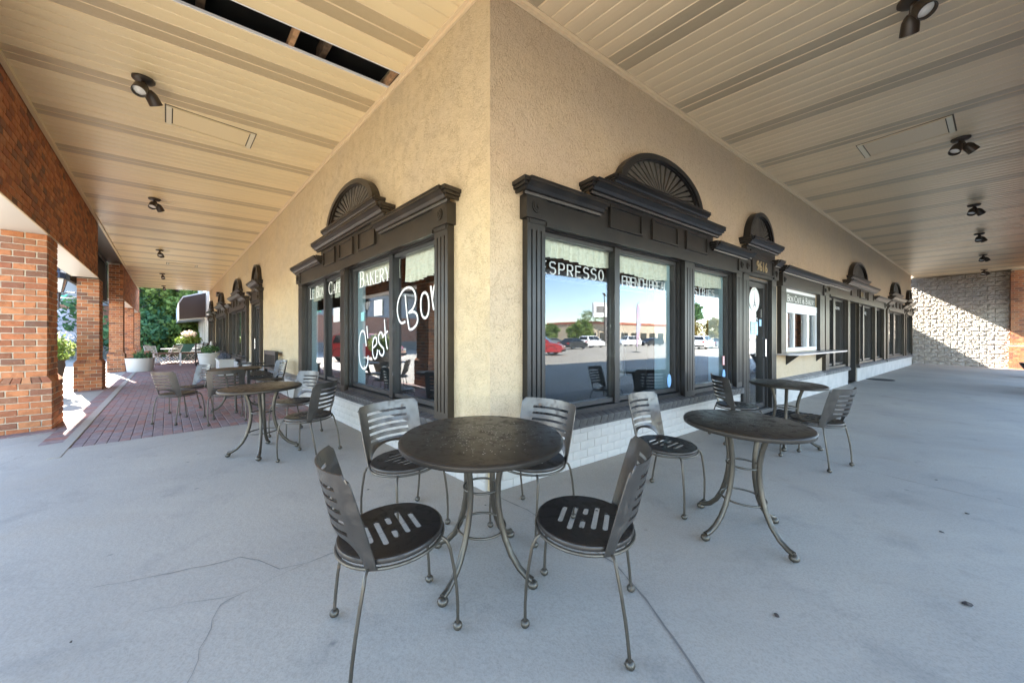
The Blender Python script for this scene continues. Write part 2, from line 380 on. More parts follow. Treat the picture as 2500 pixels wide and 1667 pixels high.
ribbon('expansion_joint', [W('R', 3.3, .02, 0)[:2], W('R', 3.3, 3.7, 0)[:2]], .006, .002, seed=2)
ribbon('expansion_joint', [W('R', 7.2, .02, 0)[:2], W('R', 7.2, 3.7, 0)[:2]], .008, .002, seed=3)
ribbon('expansion_joint', [W('R', 11.2, .02, 0)[:2], W('R', 11.2, 3.7, 0)[:2]], .010, .002, seed=4)
ribbon('crack', [(-5.55, 3.95), (-5.2, 3.35), (-4.6, 2.6)], .005, .006, seed=5)
ribbon('crack', [(-.62, 2.55), (-.79, 2.33), (-1.0, 2.13), (-1.18, 1.98), (-1.30, 1.95), (-1.47, 2.03), (-1.60, 2.06), (-1.75, 1.98), (-2.2, 1.83)], .0045, .008, seed=6)
ribbon('crack', [(-1.18, 1.98), (-1.28, 1.87), (-1.36, 1.77), (-1.42, 1.70), (-1.33, 1.52), (-1.24, 1.35), (-1.2, 1.2)], .003, .009, seed=7)
ribbon('crack', [(-1.36, 1.77), (-1.55, 1.72), (-1.75, 1.66)], .0025, .008, seed=8)
# ------------------------------------------------------------------ brick paving along the left facade
PV = (-.90, 2.70)[1]
def pave_pt(u, v, dz=0):
    x, y, _ = W('L', u, v, 0); return (x, y, gz(x, y) + dz)
bed = grid_sheet('brick_paving', lambda u, v: pave_pt(u, v, -.012), np.linspace(pave0, 24, 5), np.linspace(0, PV, 3), M['sand'], kind='structure')
outer = grid_sheet('arcade_slab', lambda u, v: pave_pt(u, v, -.001), np.linspace(pave0, 30, 5), np.linspace(PV, 4.6, 4), M['concrete'], kind='structure')
grid_sheet('patio_slab', lambda u, v: pave_pt(u, v, -.002), np.linspace(24, 31, 3), np.linspace(-1, PV, 3), M['concrete'], kind='structure')
def brick_mesh(name, l, d, h, m, ch=.004, seed=0, jit=.0025):
    rr = random.Random(seed); j = lambda: rr.uniform(-jit, jit)
    mb = MB(); x, y, z = l / 2, d / 2, h / 2
    vs = []
    for sx in (-1, 1):
        for sy in (-1, 1):
            for sz in (-1, 1):
                a, b, c = j(), j(), j()
                vs += [(sx * (x - ch) + a, sy * (y - ch) + b, sz * z + c), (sx * (x - ch) + a, sy * y + b, sz * (z - ch) + c), (sx * x + a, sy * (y - ch) + b, sz * (z - ch) + c)]
    bm = bmesh.new(); V = [bm.verts.new(v) for v in vs]; bmesh.ops.convex_hull(bm, input=V)
    me = bpy.data.meshes.new(name); bmesh.ops.dissolve_limit(bm, angle_limit=.02, verts=bm.verts, edges=bm.edges); bm.to_mesh(me); bm.free(); me.materials.append(m); return me
pv_mesh = [brick_mesh('paver', .194, .094, .05, M['paver'], .004, s, .0015) for s in range(4)]
stuff = MB(); n_pv = 0
du = .2; dv = .1
tilt = math.atan(SLOPE)
for k in range(int(PV / dv)):
    v = (k + .5) * dv; us = pave0 + .163 * v - .03; u = us; first = True; i = 0
    while u < 16:
        l = du / 2 if (first and k % 2) else du; first = False; c = u + l / 2; u += l; i += 1; rr = R_.uniform
        p = pave_pt(c, v, -.030 + rr(-.0018, .0012))
        if n_pv < 298 and i <= 11:
            o = link('paver', pv_mesh[(i * 7 + k) % 4], bed, p); o.rotation_euler = (0, 0, ANG['L'] + rr(-.012, .012)); n_pv += 1; o.scale = (.485 if l < .15 else 1, 1, 1)
        else:
            z = p[2] + .025; h = .094 / 2; q = l / 2 - .003
            t = [W('L', c - q, v - h, z), W('L', c + q, v - h, z), W('L', c + q, v + h, z), W('L', c - q, v + h, z)]
            stuff.add(t + [(a, b, c_ - .02) for a, b, c_ in t], [(0, 1, 2, 3), (0, 4, 5, 1), (1, 5, 6, 2), (2, 6, 7, 3), (3, 7, 4, 0)])
stuff.build('pavers_beyond', M['paver'], bed, kind='stuff')
grid_sheet('paving_far', lambda u, v: pave_pt(u, v, -.006), [16.1, 24], [0, PV], M['paver'], kind='structure')
# kerb strip and header course between paving and pillars
kb = MB()
for u0 in np.arange(pave0, 24, 1.2): kb.wbox('L', u0 + .004, u0 + 1.196, PV + .006, PV + .10, -.20, gz(*pave_pt(u0, PV)[:2]) + .006)
kb.build('paving_edge', M['concrete'], kind='structure')
hd = MB()
for u0 in np.arange(pave0 + .9, 24, .1):
    z = pave_pt(u0, 2.9)[2]
    hd.wbox('L', u0 + .003, u0 + .097, PV + .104, PV + .298, z - .03, z + .004 + R_.uniform(-.002, .002))
for up in (6.05, 11.55, 18.35):                     # brick aprons at the pillar feet
    for u0 in np.arange(up - .1, up + .95, .1):
        for v0 in (3.0, 3.2, 3.4):
            z = pave_pt(u0, v0)[2]; hd.wbox('L', u0 + .003, u0 + .097, v0 + .003, v0 + .197, z - .03, z + .006 + R_.uniform(-.002, .002))
hd.build('header_bricks', M['paver'], kind='stuff')
# ================================================================== THE CAFE BUILDING
bld = thing('cafe_building', 'tan stucco corner cafe with black framed shopfronts and white brick base', 'building')
def wall_with_openings(name, s, u0, u1, ops, z1, m, th=.22):
    mb = MB(); cuts = sorted(ops); u = u0
    for (a, b, za, zb) in cuts:
        if a > u: mb.wbox(s, u, a, -th, 0, 0, z1)
        if za > 0: mb.wbox(s, a, b, -th, 0, 0, za)
        mb.wbox(s, a, b, -th, 0, zb, z1)
        u = b
    if u1 > u: mb.wbox(s, u, u1, -th, 0, 0, z1)
    return mb.build(name, m, bld, merge=False)
opR = [(.53, 2.87, .5, 2.25), (3.13, 4.36, .5, 2.25), (4.84, 5.79, 0, 2.24), (6.5, 8.6, .98, 2.2), (9.36, 11.1, .5, 2.25), (11.3, 12.3, 0, 2.25), (12.4, 16.1, .5, 2.25), (16.85, 20.3, .5, 2.25), (21.0, 22.6, .5, 2.25)]
opL = [(.74, 3.06, .5, 2.25), (3.24, 5.315, .5, 2.25), (9.55, 10.65, 0, 2.2), (11.95, 16.1, .5, 2.25), (17.3, 21.4, .5, 2.25), (22.9, 26.0, .5, 2.25)]
TOP = 4.6
ENDR, ENDL = 22.85, 26.4
wall_with_openings('stucco_wall', 'R', .0, ENDR, opR, TOP, M['stucco_R'])
wall_with_openings('stucco_wall', 'L', .0, ENDL, opL, TOP, M['stucco_L'])
# knee wall bricks, white painted; individual near the corner
def knee(s, segs):
    kw = MB()
    for (a, b) in segs: kw.wbox(s, a, b, -.05, .022, 0 if True else 0, .385)
    root = kw.build('knee_wall', M['white_brick'], bld)
    ms = [brick_mesh('brick', l, .05, .080, M['white_brick'], .003, 20 + i, .0012) for i, l in enumerate((.2, .2, .2))]
    half = brick_mesh('brick', .098, .05, .080, M['white_brick'], .003, 25, .0012)
    st = MB()
    for (a, b) in segs:
        for k in range(5):
            z = -.012 + (k + .5) * .083; u = a + .0015
            first = True
            while u < b - .03:
                l = .1 if (first and k % 2) else .203; first = False
                l = min(l, b - u); c = u + l / 2
                if c < 4.95:
                    me = ms[int(u * 10) % 3] if l > .19 else half
                    o = link('brick', me, root, W(s, c, .003, z)); o.rotation_euler = (0, 0, ANG[s])
                    if l < .19 and abs(l - .1) > .004: o.scale = (l / .1, 1, 1)
                elif c < 14: st.wbox(s, u + .002, u + l - .002, 0, .0275, z - .04, z + .04)
                u += l
    st.build('bricks_beyond', M['white_brick'], root, kind='stuff')
knee('R', [(.004, 4.84), (5.80, 11.28), (12.32, ENDR)])
knee('L', [(.03, 9.5), (10.7, ENDL)])
# sloping sills on the knee walls
sp_ = [(0, .50), (.0, .388), (.075, .388), (.075, .43)]
for s_, segs in (('R', ((.31, 4.62), (8.98, 11.28), (12.32, 16.3), (16.5, ENDR - .02))), ('L', ((.48, 5.54), (11.7, 16.3), (17.0, 21.6), (22.7, ENDL - .02)))):
    for (a, b) in segs: sl = MB(); sl.wprof(s_, [(-.02, .49), (-.02, .384), (.085, .384), (.085, .445), (.04, .49)], a, b); sl.build('sill', M['sill_brick'], bld)
# the dark sills are rowlock bricks: single pieces near the corner
row_m = [brick_mesh('sill_brick', .096, .15, .075, M['sill_brick'], .004, 40 + i, .002) for i in range(3)]
sroot = thing('brick_sill', None, None); sroot.parent = bld
for s, a, b in (('R', .33, 4.6), ('L', .5, 5.5)):
    u = a + .05
    while u < b - .04:
        o = link('brick', row_m[int(u * 97) % 3], sroot, W(s, u, .032, .462 + R_.uniform(-.0015, .0015)))
        o.rotation_euler = (0, 0, ANG[s]); o.rotation_mode = 'XYZ'
        o.matrix_world = Matrix.Translation(W(s, u, .035, .463 + R_.uniform(-.0015, .0015))) @ Matrix.Rotation(ANG[s], 4, 'Z') @ Matrix.Rotation(rad(17 if s == 'R' else -17), 4, 'X')
        u += .1
for s_, a, b in (('R', 6.02, 8.98), ('L', 5.56, 9.4), ('L', 10.82, 11.66)):
    lg = MB(); lg.wprof(s_, [(-.02, .50), (-.02, .386), (.09, .386), (.09, .44)], a, b); lg.build('stone_ledge', M['grey_ledge'], bld)
# wall-top trim
tr = MB(); tr.wbox('R', .0, ENDR, .002, .022, CEIL - .045, CEIL - .004); tr.wbox('L', .02, ENDL, .002, .022, CEIL - .045, CEIL - .004)
tr.wbox('R', .0, ENDR, .002, .05, CEIL - .012, CEIL - .003); tr.wbox('L', .03, ENDL, .002, .05, CEIL - .012, CEIL - .003)
tr.build('soffit_trim', M['soffit_R'], bld)
# ------------------------------------------------------------------ shopfront joinery
CROWN = [(0, 0), (.03, 0), (.035, .022), (.055, .03), (.075, .055), (.105, .08), (.118, .088), (.118, .112), (.125, .116), (.125, .125), (0, .125)]
def crown(mb, s, u0, u1, z, base=.085, sc=1.0):
    mb.wprof(s, [(base + a * sc, z + b * sc) for a, b in CROWN], u0, u1)
    # returns at the ends, stepped like the profile
    for e, d in ((u0, -1), (u1, 1)):
        for (h0, h1, ex) in ((.03, .06, .02), (.06, .088, .04), (.088, .125, .055)):
            a, b = sorted((e, e + d * ex * sc)); mb.wbox(s, a, b, .0, base + (.035 + ex) * sc * 1.1, z + h0 * sc, z + h1 * sc)
def pilaster(s, u0, u1, z0, z1, m, parent, v=.07):
    mb = MB(); n = 3; wd = u1 - u0; g_ = .016; e = wd * .2
    mb.wbox(s, u0, u1, 0, v - .014, z0, z1)
    mb.wbox(s, u0, u1, v - .014, v, z1 - .09, z1); mb.wbox(s, u0, u1, v - .014, v, z0, z0 + .07)
    step = (wd - 2 * e - n * g_) / (n - 1)
    x = u0; edges = [(u0, u0 + e)]; x = u0 + e
    for i in range(n - 1): edges.append((x + g_, x + g_ + step)); x += g_ + step
    edges.append((x + g_, u1))
    for a, b in edges: mb.wbox(s, a, b, v - .014, v, z0 + .07, z1 - .09)
    return mb.build('pilaster', m, parent)
def corner_block(s, u0, u1, z0, z1, m, parent, v=.1):
    mb = MB(); mb.wbox(s, u0, u1, 0, v, z0, z1)
    a, b = (u0 + u1) / 2, (z0 + z1) / 2
    for r, h in ((.055, .012), (.040, .018), (.018, .026)):
        pts = [(r * math.cos(t), r * math.sin(t)) for t in np.linspace(0, 2 * math.pi, 17)[:-1]]
        mb.prism(pts, lambda p, t: W(s, a + p[0], t, b + p[1]), v - .01, v + h)
    return mb.build('corner_block', m, parent)
def fan(s, uc, hw, z0, rise, m, parent, fold=11):
    mb = MB(); n = 28
    T = np.linspace(0, math.pi, n + 1)
    for (r0, r1, v1) in ((1.0, .90, .10), (.905, .865, .075)):
        out = [(uc + hw * r0 * math.cos(t), z0 + rise * r0 * math.sin(t)) for t in T]; inn = [(uc + hw * r1 * math.cos(t), z0 + rise * (r1 - (.02 if r0 == 1 else 0)) * math.sin(t)) for t in T]
        for i in range(n): mb.prism([out[i], out[i + 1], inn[i + 1], inn[i]], lambda p, t: W(s, p[0], t, p[1]), 0, v1)
    hub = [(.05 * math.cos(t), .05 * math.sin(t)) for t in np.linspace(0, math.pi, 9)]
    mb.prism(hub, lambda p, t: W(s, uc + p[0], t, z0 + p[1]), 0, .085)
    mb.wbox(s, uc - hw * .9, uc + hw * .9, .0, .012, z0, z0 + .02)
    fo = mb.build('fanlight', m, parent)
    # sunburst: separate tapering leaves, each canted so that its two halves catch different light
    lf = MB(); hw2, r2 = hw * .885, rise * .875; k = fold * 2 - 3
    for i in range(k):
        t0, t1 = math.pi * (i + .16) / k, math.pi * (i + .84) / k
        q = lambda t, r, v: W(s, uc + hw2 * r * math.cos(t), v, z0 + .012 + r2 * r * math.sin(t))
        A = [(t0, .10), (t1, .10), (t1, .98), (t0, .98)]
        lf.hexa([q(t, r, .012) for t, r in A] + [q(t, r, .030 + .016 * r) for t, r in A])
    lf.build('fan_leaves', M['fan'], fo, kind='stuff')
    pts = [(uc + hw2 * .99 * math.cos(t), z0 + r2 * .99 * math.sin(t)) for t in T]
    bk_ = MB(); bk_.prism(pts, lambda p, t: W(s, p[0], t, p[1]), .001, .008); bk_.build('fan_back', M['dark'], fo)
    return fo
def panel(s, u0, u1, z0, z1, m, parent, v=.085):
    mb = MB(); w_ = .022
    for a, b, c, d in ((u0, u1, z0, z0 + w_), (u0, u1, z1 - w_, z1), (u0, u0 + w_, z0 + w_, z1 - w_), (u1 - w_, u1, z0 + w_, z1 - w_)):
        mb.wbox(s, a, b, v - .012, v + .022, c, d)
    mb.wbox(s, u0 + w_, u1 - w_, v - .012, v + .002, z0 + w_, z1 - w_)
    return mb.build('frieze_panel', m, parent)
def cornice(s, parts, m, parent, name='cornice', dent=None):
    mb = MB()
    for (u0, u1, z, base, sc) in parts: crown(mb, s, u0, u1, z, base, sc)
    if dent:
        u0, u1, z, v = dent; k = int((u1 - u0) / .034)
        mb.wbox(s, u0, u1, 0, v - .016, z - .04, z + .02)
        for i in range(k): mb.wbox(s, u0 + i * .034 + .006, u0 + i * .034 + .027, v - .02, v, z - .028, z)
    return mb.build(name, m, parent)
def sash(s, u0, u1, z0, z1, parent, frame='alum', fw=.045, rec=.06, name='window_frame', pane_name='pane', sill=True):
    mb = MB(); va, vb = -rec - .03, -rec + .03
    mb.wbox(s, u0, u0 + fw, va, vb, z0, z1); mb.wbox(s, u1 - fw, u1, va, vb, z0, z1)
    mb.wbox(s, u0 + fw, u1 - fw, va, vb, z0, z0 + fw); mb.wbox(s, u0 + fw, u1 - fw, va, vb, z1 - fw, z1)
    fr = mb.build(name, M[frame], parent)
    g_ = MB(); g_.wbox(s, u0 + fw, u1 - fw, -rec - .004, -rec + .002, z0 + fw, z1 - fw)
    pn = g_.build(pane_name, M['glass'], parent)
    return fr, pn
def lining(s, ops, m, parent, d=.20):          # boarded reveals of the openings
    mb = MB()
    for (a, b, z0, z1) in ops:
        mb.wbox(s, a, a + .03, -d, .012, z0, z1); mb.wbox(s, b - .03, b, -d, .012, z0, z1)
        mb.wbox(s, a + .03, b - .03, -d, .012, z1 - .03, z1); mb.wbox(s, a + .03, b - .03, -d, .03, z0, z0 + .05)
    return mb.build('window_lining', m, parent)
def shopfront(s, u0, u1, pw, mids, uc0, uc1, panes, arch, m, label, npan=3, door=None, panel_text=None, blocks=True):
    e = thing('shopfront', None, None); e.parent = bld; e['label'] = label
    ml = M[m]
    pilaster(s, u0, u0 + pw, .49, 2.27, ml, e); pilaster(s, u1 - pw, u1, .49, 2.27, ml, e)
    for a, b in mids: pilaster(s, a, b, .49, 2.24, ml, e)
    mb = MB(); mb.wbox(s, u0 + .02, u1 - .02, 0, .078, 2.235, 2.47); mb.wbox(s, uc0, uc1, 0, .0785, 2.47, 2.68)
    mb.wbox(s, u0 + pw, u1 - pw, .078, .095, 2.225, 2.262)
    mb.build('frieze', ml, e)
    if blocks:
        corner_block(s, u0 - .03, u0 + pw - .01, 2.27, 2.47, ml, e); corner_block(s, u1 - pw + .01, u1 + .03, 2.27, 2.47, ml, e)
    cornice(s, [(u0 - .06, uc0 + .04, 2.45, .085, .95)], ml, e); cornice(s, [(uc1 - .04, u1 + .06, 2.45, .085, .95)], ml, e)
    cornice(s, [(uc0 - .10, uc1 + .10, 2.645, .085, 1.0)], ml, e)
    ac, ah = arch
    cornice(s, [(ac - ah - .10, ac + ah + .10, 2.83, .06, .75)], ml, e, dent=(ac - ah - .06, ac + ah + .06, 2.825, .085))
    fan(s, ac, ah, 2.90, .48 if ah > .6 else ah * .9, ml, e)
    gap = (uc1 - uc0) * .08; pwid = (uc1 - uc0 - gap * (npan + 1)) / npan
    for i in range(npan): panel(s, uc0 + gap + i * (pwid + gap), uc0 + gap + i * (pwid + gap) + pwid, 2.37, 2.605, ml, e)
    for (a, b) in panes: sash(s, a, b, .56, 2.225, e)
    return e
fR = shopfront('R', .33, 4.58, .20, [(2.88, 3.12)], 1.18, 3.60, [(.56, 1.63), (1.62, 2.84), (3.16, 4.33)], (2.42, .87), 'black_wood', 'corner shopfront with espresso neon and car park reflections')
lining('R', [(.53, 2.87, .5, 2.25), (3.13, 4.36, .5, 2.25)], M['black_wood'], fR)
mu = MB(); mu.wbox('R', 1.585, 1.665, -.055, -.005, .55, 2.22); mu.build('mullion', M['black_wood'], fR)
fL = shopfront('L', .50, 5.52, .22, [(3.07, 3.23)], 1.80, 4.10, [(.77, 1.78), (1.775, 3.03), (3.27, 4.21), (4.205, 5.285)], (2.91, .87), 'brown_wood', 'corner shopfront lettered with cafe and bakery names')
lining('L', [(.74, 3.06, .5, 2.25), (3.24, 5.315, .5, 2.25)], M['black_wood'], fL)
mu = MB(); mu.wbox('L', 1.735, 1.82, -.055, -.005, .55, 2.22); mu.build('mullion', M['black_wood'], fL); mu = MB(); mu.wbox('L', 4.165, 4.255, -.055, -.005, .55, 2.22); mu.build('mullion', M['black_wood'], fL)
# farther shopfronts
f3 = shopfront('R', 9.05, 16.25, .28, [(11.08, 11.28), (12.32, 12.40), (14.5, 14.7)], 11.0, 14.3, [(9.40, 10.1), (10.14, 11.06), (12.44, 13.3), (13.34, 14.46), (14.74, 16.06)], (12.35, .95), 'brown_wood', 'long shopfront with a recessed centre door beyond the serving window')
lining('R', [(9.36, 11.1, .5, 2.25), (12.4, 16.1, .5, 2.25)], M['black_wood'], f3)
mu = MB(); mu.wbox('R', 10.03, 10.2, -.055, -.005, .55, 2.22); mu.build('mullion', M['black_wood'], f3); mu = MB(); mu.wbox('R', 13.24, 13.4, -.055, -.005, .55, 2.22); mu.build('mullion', M['black_wood'], f3); mu = MB(); mu.wbox('R', 14.5, 14.72, -.2, -.002, .5, 2.24); mu.build('mullion', M['black_wood'], f3)
f4 = shopfront('R', 16.6, 20.5, .22, [], 17.3, 19.8, [(16.88, 18.5), (18.54, 20.27)], (18.45, .9), 'brown_wood', 'second farthest shopfront of the right facade')
mu = MB(); mu.wbox('R', 18.4, 18.62, -.055, -.005, .55, 2.22); mu.build('mullion', M['black_wood'], f4); lining('R', [opR[7]], M['black_wood'], f4)
f5 = shopfront('R', 20.85, 22.75, .16, [], 21.2, 22.45, [(21.03, 22.57)], (21.8, .5), 'brown_wood', 'narrow farthest shopfront of the right facade', 2); lining('R', [opR[8]], M['black_wood'], f5)
f6 = shopfront('L', 11.7, 16.3, .25, [], 12.7, 15.3, [(11.98, 13.4), (13.44, 14.7), (14.74, 16.07)], (13.95, .87), 'brown_wood', 'shopfront beyond the side door on the left facade')
mu = MB(); mu.wbox('L', 13.34, 13.5, -.055, -.005, .55, 2.22); mu.build('mullion', M['brown_wood'], f6); mu = MB(); mu.wbox('L', 14.64, 14.8, -.055, -.005, .55, 2.22); mu.build('mullion', M['brown_wood'], f6); lining('L', [opL[3]], M['brown_wood'], f6)
f7 = shopfront('L', 17.05, 21.6, .25, [], 18.0, 20.7, [(17.33, 19.3), (19.34, 21.37)], (19.35, .87), 'brown_wood', 'second farthest shopfront of the left facade')
mu = MB(); mu.wbox('L', 19.25, 19.4, -.055, -.005, .55, 2.22); mu.build('mullion', M['brown_wood'], f7); lining('L', [opL[4]], M['brown_wood'], f7)
f8 = shopfront('L', 22.65, 26.2, .25, [], 23.5, 25.5, [(22.93, 24.4), (24.44, 25.97)], (24.5, .8), 'brown_wood', 'farthest shopfront of the left facade')
mu = MB(); mu.wbox('L', 24.35, 24.5, -.055, -.005, .55, 2.22); mu.build('mullion', M['brown_wood'], f8); lining('L', [opL[5]], M['brown_wood'], f8)
# ------------------------------------------------------------------ doors
def door(s, c0, c1, o0, o1, m, label, ztop=2.24, hand=1):
    e = thing('shop_door', None, None); e.parent = bld; e['label'] = label; ml = M[m]
    pilaster(s, c0, o0, 0.01, ztop + .01, ml, e); pilaster(s, o1, c1, 0.01, ztop + .01, ml, e)
    mb = MB(); mb.wbox(s, c0 + .01, c1 - .01, 0, .078, ztop + .012, 2.62); mb.wbox(s, c0 + .10, c1 - .10, 0, .08, 2.62, 2.72); mb.build('frieze', ml, e)
    corner_block(s, c0 - .02, c0 + .19, 2.27, 2.48, ml, e); corner_block(s, c1 - .19, c1 + .02, 2.27, 2.48, ml, e)
    panel(s, o0 + .02, o1 - .02, 2.30, 2.57, ml, e)
    cornice(s, [(c0 - .05, o0 - .02, 2.49, .085, .9)], ml, e); cornice(s, [(o1 + .02, c1 + .06, 2.49, .085, .9)], ml, e)
    cornice(s, [(c0 + .06, c1 - .06, 2.70, .085, 1.05)], ml, e)
    fan(s, (c0 + c1) / 2, .52, 2.83, .50, ml, e)
    mb = MB(); d = .22
    mb.wbox(s, o0, o0 + .04, -d, .01, 0, ztop); mb.wbox(s, o1 - .04, o1, -d, .01, 0, ztop); mb.wbox(s, o0 + .04, o1 - .04, -d, .01, ztop - .04, ztop)
    mb.build('door_lining', M['alum'], e)
    sash(s, o0 + .04, o1 - .04, .03, ztop - .045, e, 'alum', .085, .055, 'door_leaf', 'door_pane')
    mb = MB(); mb.wbox(s, o0, o1, -.25, .03, -.01, .022); mb.build('threshold', M['alum'], e)
    mb = MB(); uu = o1 - .13 if hand > 0 else o0 + .13
    mb.tube([W(s, uu, -.03, .9), W(s, uu, .02, .92), W(s, uu, .02, 1.22), W(s, uu, -.03, 1.24)], .011); mb.build('door_handle', M['chrome'], e)
    return e
dr = door('R', 4.62, 6.0, 4.84, 5.79, 'black_wood', 'glazed entrance door under the number 9616')
dl = door('L', 9.4, 10.8, 9.55, 10.65, 'brown_wood', 'narrow side door under a tall fan on the left facade', 2.2)
e = thing('shop_door', None, None); e.parent = bld; e['label'] = 'recessed glazed door in the middle of the long shopfront'
sash('R', 11.31, 12.29, .03, 2.2, e, 'alum', .09, .18, 'door_leaf', 'door_pane')
mb = MB(); mb.wbox('R', 11.28, 11.31, -.22, .0, 0, 2.24); mb.wbox('R', 12.29, 12.32, -.22, .0, 0, 2.24); mb.build('door_lining', M['alum'], e)
# ------------------------------------------------------------------ serving window
sw = thing('serving_window', None, None); sw.parent = bld; sw['label'] = 'white sliding serving window with a counter shelf'
bw = M['black_wood']
pilaster('R', 6.25, 6.5, .955, 2.2, bw, sw); pilaster('R', 8.62, 8.96, .955, 2.2, bw, sw)
mb = MB(); mb.wbox('R', 6.25, 8.98, 0, .075, 2.2, 2.46); mb.build('frieze', bw, sw)
corner_block('R', 6.22, 6.42, 2.2, 2.44, bw, sw); corner_block('R', 8.8, 9.0, 2.2, 2.44, bw, sw)
cornice('R', [(6.2, 9.0, 2.43, .085, 1.0)], bw, sw)
mb = MB()
mb.wbox('R', 6.5, 8.62, -.06, -.01, 2.14, 2.2); mb.wbox('R', 6.5, 8.62, -.06, .0, 1.80, 1.93)
for z in (1.80, 1.84, 1.885): mb.wbox('R', 6.5, 8.62, -.06, .012, z, z + .032)
mb.wbox('R', 6.5, 6.56, -.07, .005, .98, 1.8); mb.wbox('R', 8.56, 8.62, -.07, .005, .98, 1.8); mb.wbox('R', 6.56, 8.56, -.07, .02, .98, 1.05); mb.wbox('R', 6.56, 8.56, -.07, .005, 1.74, 1.8)
mb.wbox('R', 7.14, 7.21, -.06, .002, 1.05, 1.74); mb.wbox('R', 7.96, 8.02, -.06, .002, 1.05, 1.74)
mb.build('window_frame', M['white'], sw)
for a, b, v in ((6.56, 7.14, -.03), (7.21, 7.96, -.045), (8.02, 8.56, -.03)):
    mb = MB(); mb.wbox('R', a, b, v - .004, v, 1.05, 1.74); mb.build('pane', M['glass'], sw)
mb = MB(); mb.wbox('R', 6.56, 7.14, -.05, -.045, 1.05, 1.74); mb.wbox('R', 8.02, 8.56, -.05, -.045, 1.05, 1.74); mb.build('insect_screen', mat('screen', (.11, .115, .12), .8), sw)
mb = MB(); mb.wbox('R', 6.5, 8.62, -.03, -.012, 1.93, 2.14); sgn = mb.build('sign_board', mat('sign_green', (.07, .08, .065), .5), sw)
ct = [(6.22, 0), (9.6, 0), (9.6, .30), (9.55, .34), (6.45, .34), (6.30, .27), (6.22, .18)]
mb = MB(); mb.prism(ct, lambda p, t: W('R', p[0], p[1], t), .925, .955); mb.build('counter_shelf', mat('counter_mauve', (.40, .36, .35), .35), sw)
mb = MB()
for u in (6.7, 8.6): mb.prism([(0.001, .925), (.22, .925), (.001, .72)], lambda p, t: W('R', t, p[0], p[1]), u, u + .03)
mb.build('shelf_bracket', bw, sw)
# ------------------------------------------------------------------ rooms behind the glass
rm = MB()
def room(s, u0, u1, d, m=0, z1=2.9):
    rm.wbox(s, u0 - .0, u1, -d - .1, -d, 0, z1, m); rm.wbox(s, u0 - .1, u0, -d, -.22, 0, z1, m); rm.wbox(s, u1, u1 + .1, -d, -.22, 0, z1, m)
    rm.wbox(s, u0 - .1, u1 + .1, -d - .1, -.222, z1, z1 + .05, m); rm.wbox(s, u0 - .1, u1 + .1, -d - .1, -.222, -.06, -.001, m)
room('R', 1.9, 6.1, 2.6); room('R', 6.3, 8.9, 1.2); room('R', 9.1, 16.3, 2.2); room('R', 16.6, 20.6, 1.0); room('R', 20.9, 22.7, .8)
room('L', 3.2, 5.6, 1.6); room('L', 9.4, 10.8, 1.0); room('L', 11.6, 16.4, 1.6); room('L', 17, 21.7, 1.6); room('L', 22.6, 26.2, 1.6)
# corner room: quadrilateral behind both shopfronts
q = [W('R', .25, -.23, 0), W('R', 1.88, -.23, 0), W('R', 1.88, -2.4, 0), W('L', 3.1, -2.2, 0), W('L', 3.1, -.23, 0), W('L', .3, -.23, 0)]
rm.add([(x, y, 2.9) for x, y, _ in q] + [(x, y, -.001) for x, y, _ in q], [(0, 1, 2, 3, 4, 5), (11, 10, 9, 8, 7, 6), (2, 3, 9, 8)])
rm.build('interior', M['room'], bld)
bl = MB()
for s, u in (('R', 2.79), ('R', 4.28), ('L', 2.975), ('L', 5.235)): bl.wbox(s, u, u + .053, -.30 if s == 'R' else -.19, -.092, .56, 2.2)
bl.build('interior_wall', M['blue_wall'], bld)
# ------------------------------------------------------------------ parapet, roof and the far side of the block
rf = MB()
q = [AB(-3.55, -3.55, 0), AB(-3.55, 23, 0), AB(0, 23, 0)]
def slab(pts, z0, z1, m=0): rf.prism([(p[0], p[1]) for p in pts], lambda p, t: (p[0], p[1], t), z0, z1, m)
slab([AB(-3.5, -3.5, 0), AB(-3.5, 24.5, 0), AB(1.0, 24.5, 0), AB(1.0, ENDR, 0), AB(.25, ENDR, 0), AB(.25, .25, 0)], 4.42, 4.6)
slab([AB(-3.5, -3.5, 0), AB(.25, .25, 0), AB(26.9, .25, 0), AB(26.9, -3.5, 0)], 4.423, 4.603)
slab([AB(.2, .2, 0), AB(.2, ENDR, 0), AB(5.2, ENDR - 3, 0), AB(26.4, 6, 0), AB(26.4, .2, 0)], 4.606, 4.75)
rf.build('roof', M['grey_ledge'], bld)
pp = MB()
for s, u0, u1 in (('R', -3.6, 24.5), ('L', -3.2, 11.4)):
    pp.wbox(s, u0, u1, 3.22, 3.55, 4.145, 6.4)
pp.build('parapet', M['stucco_R'], bld)
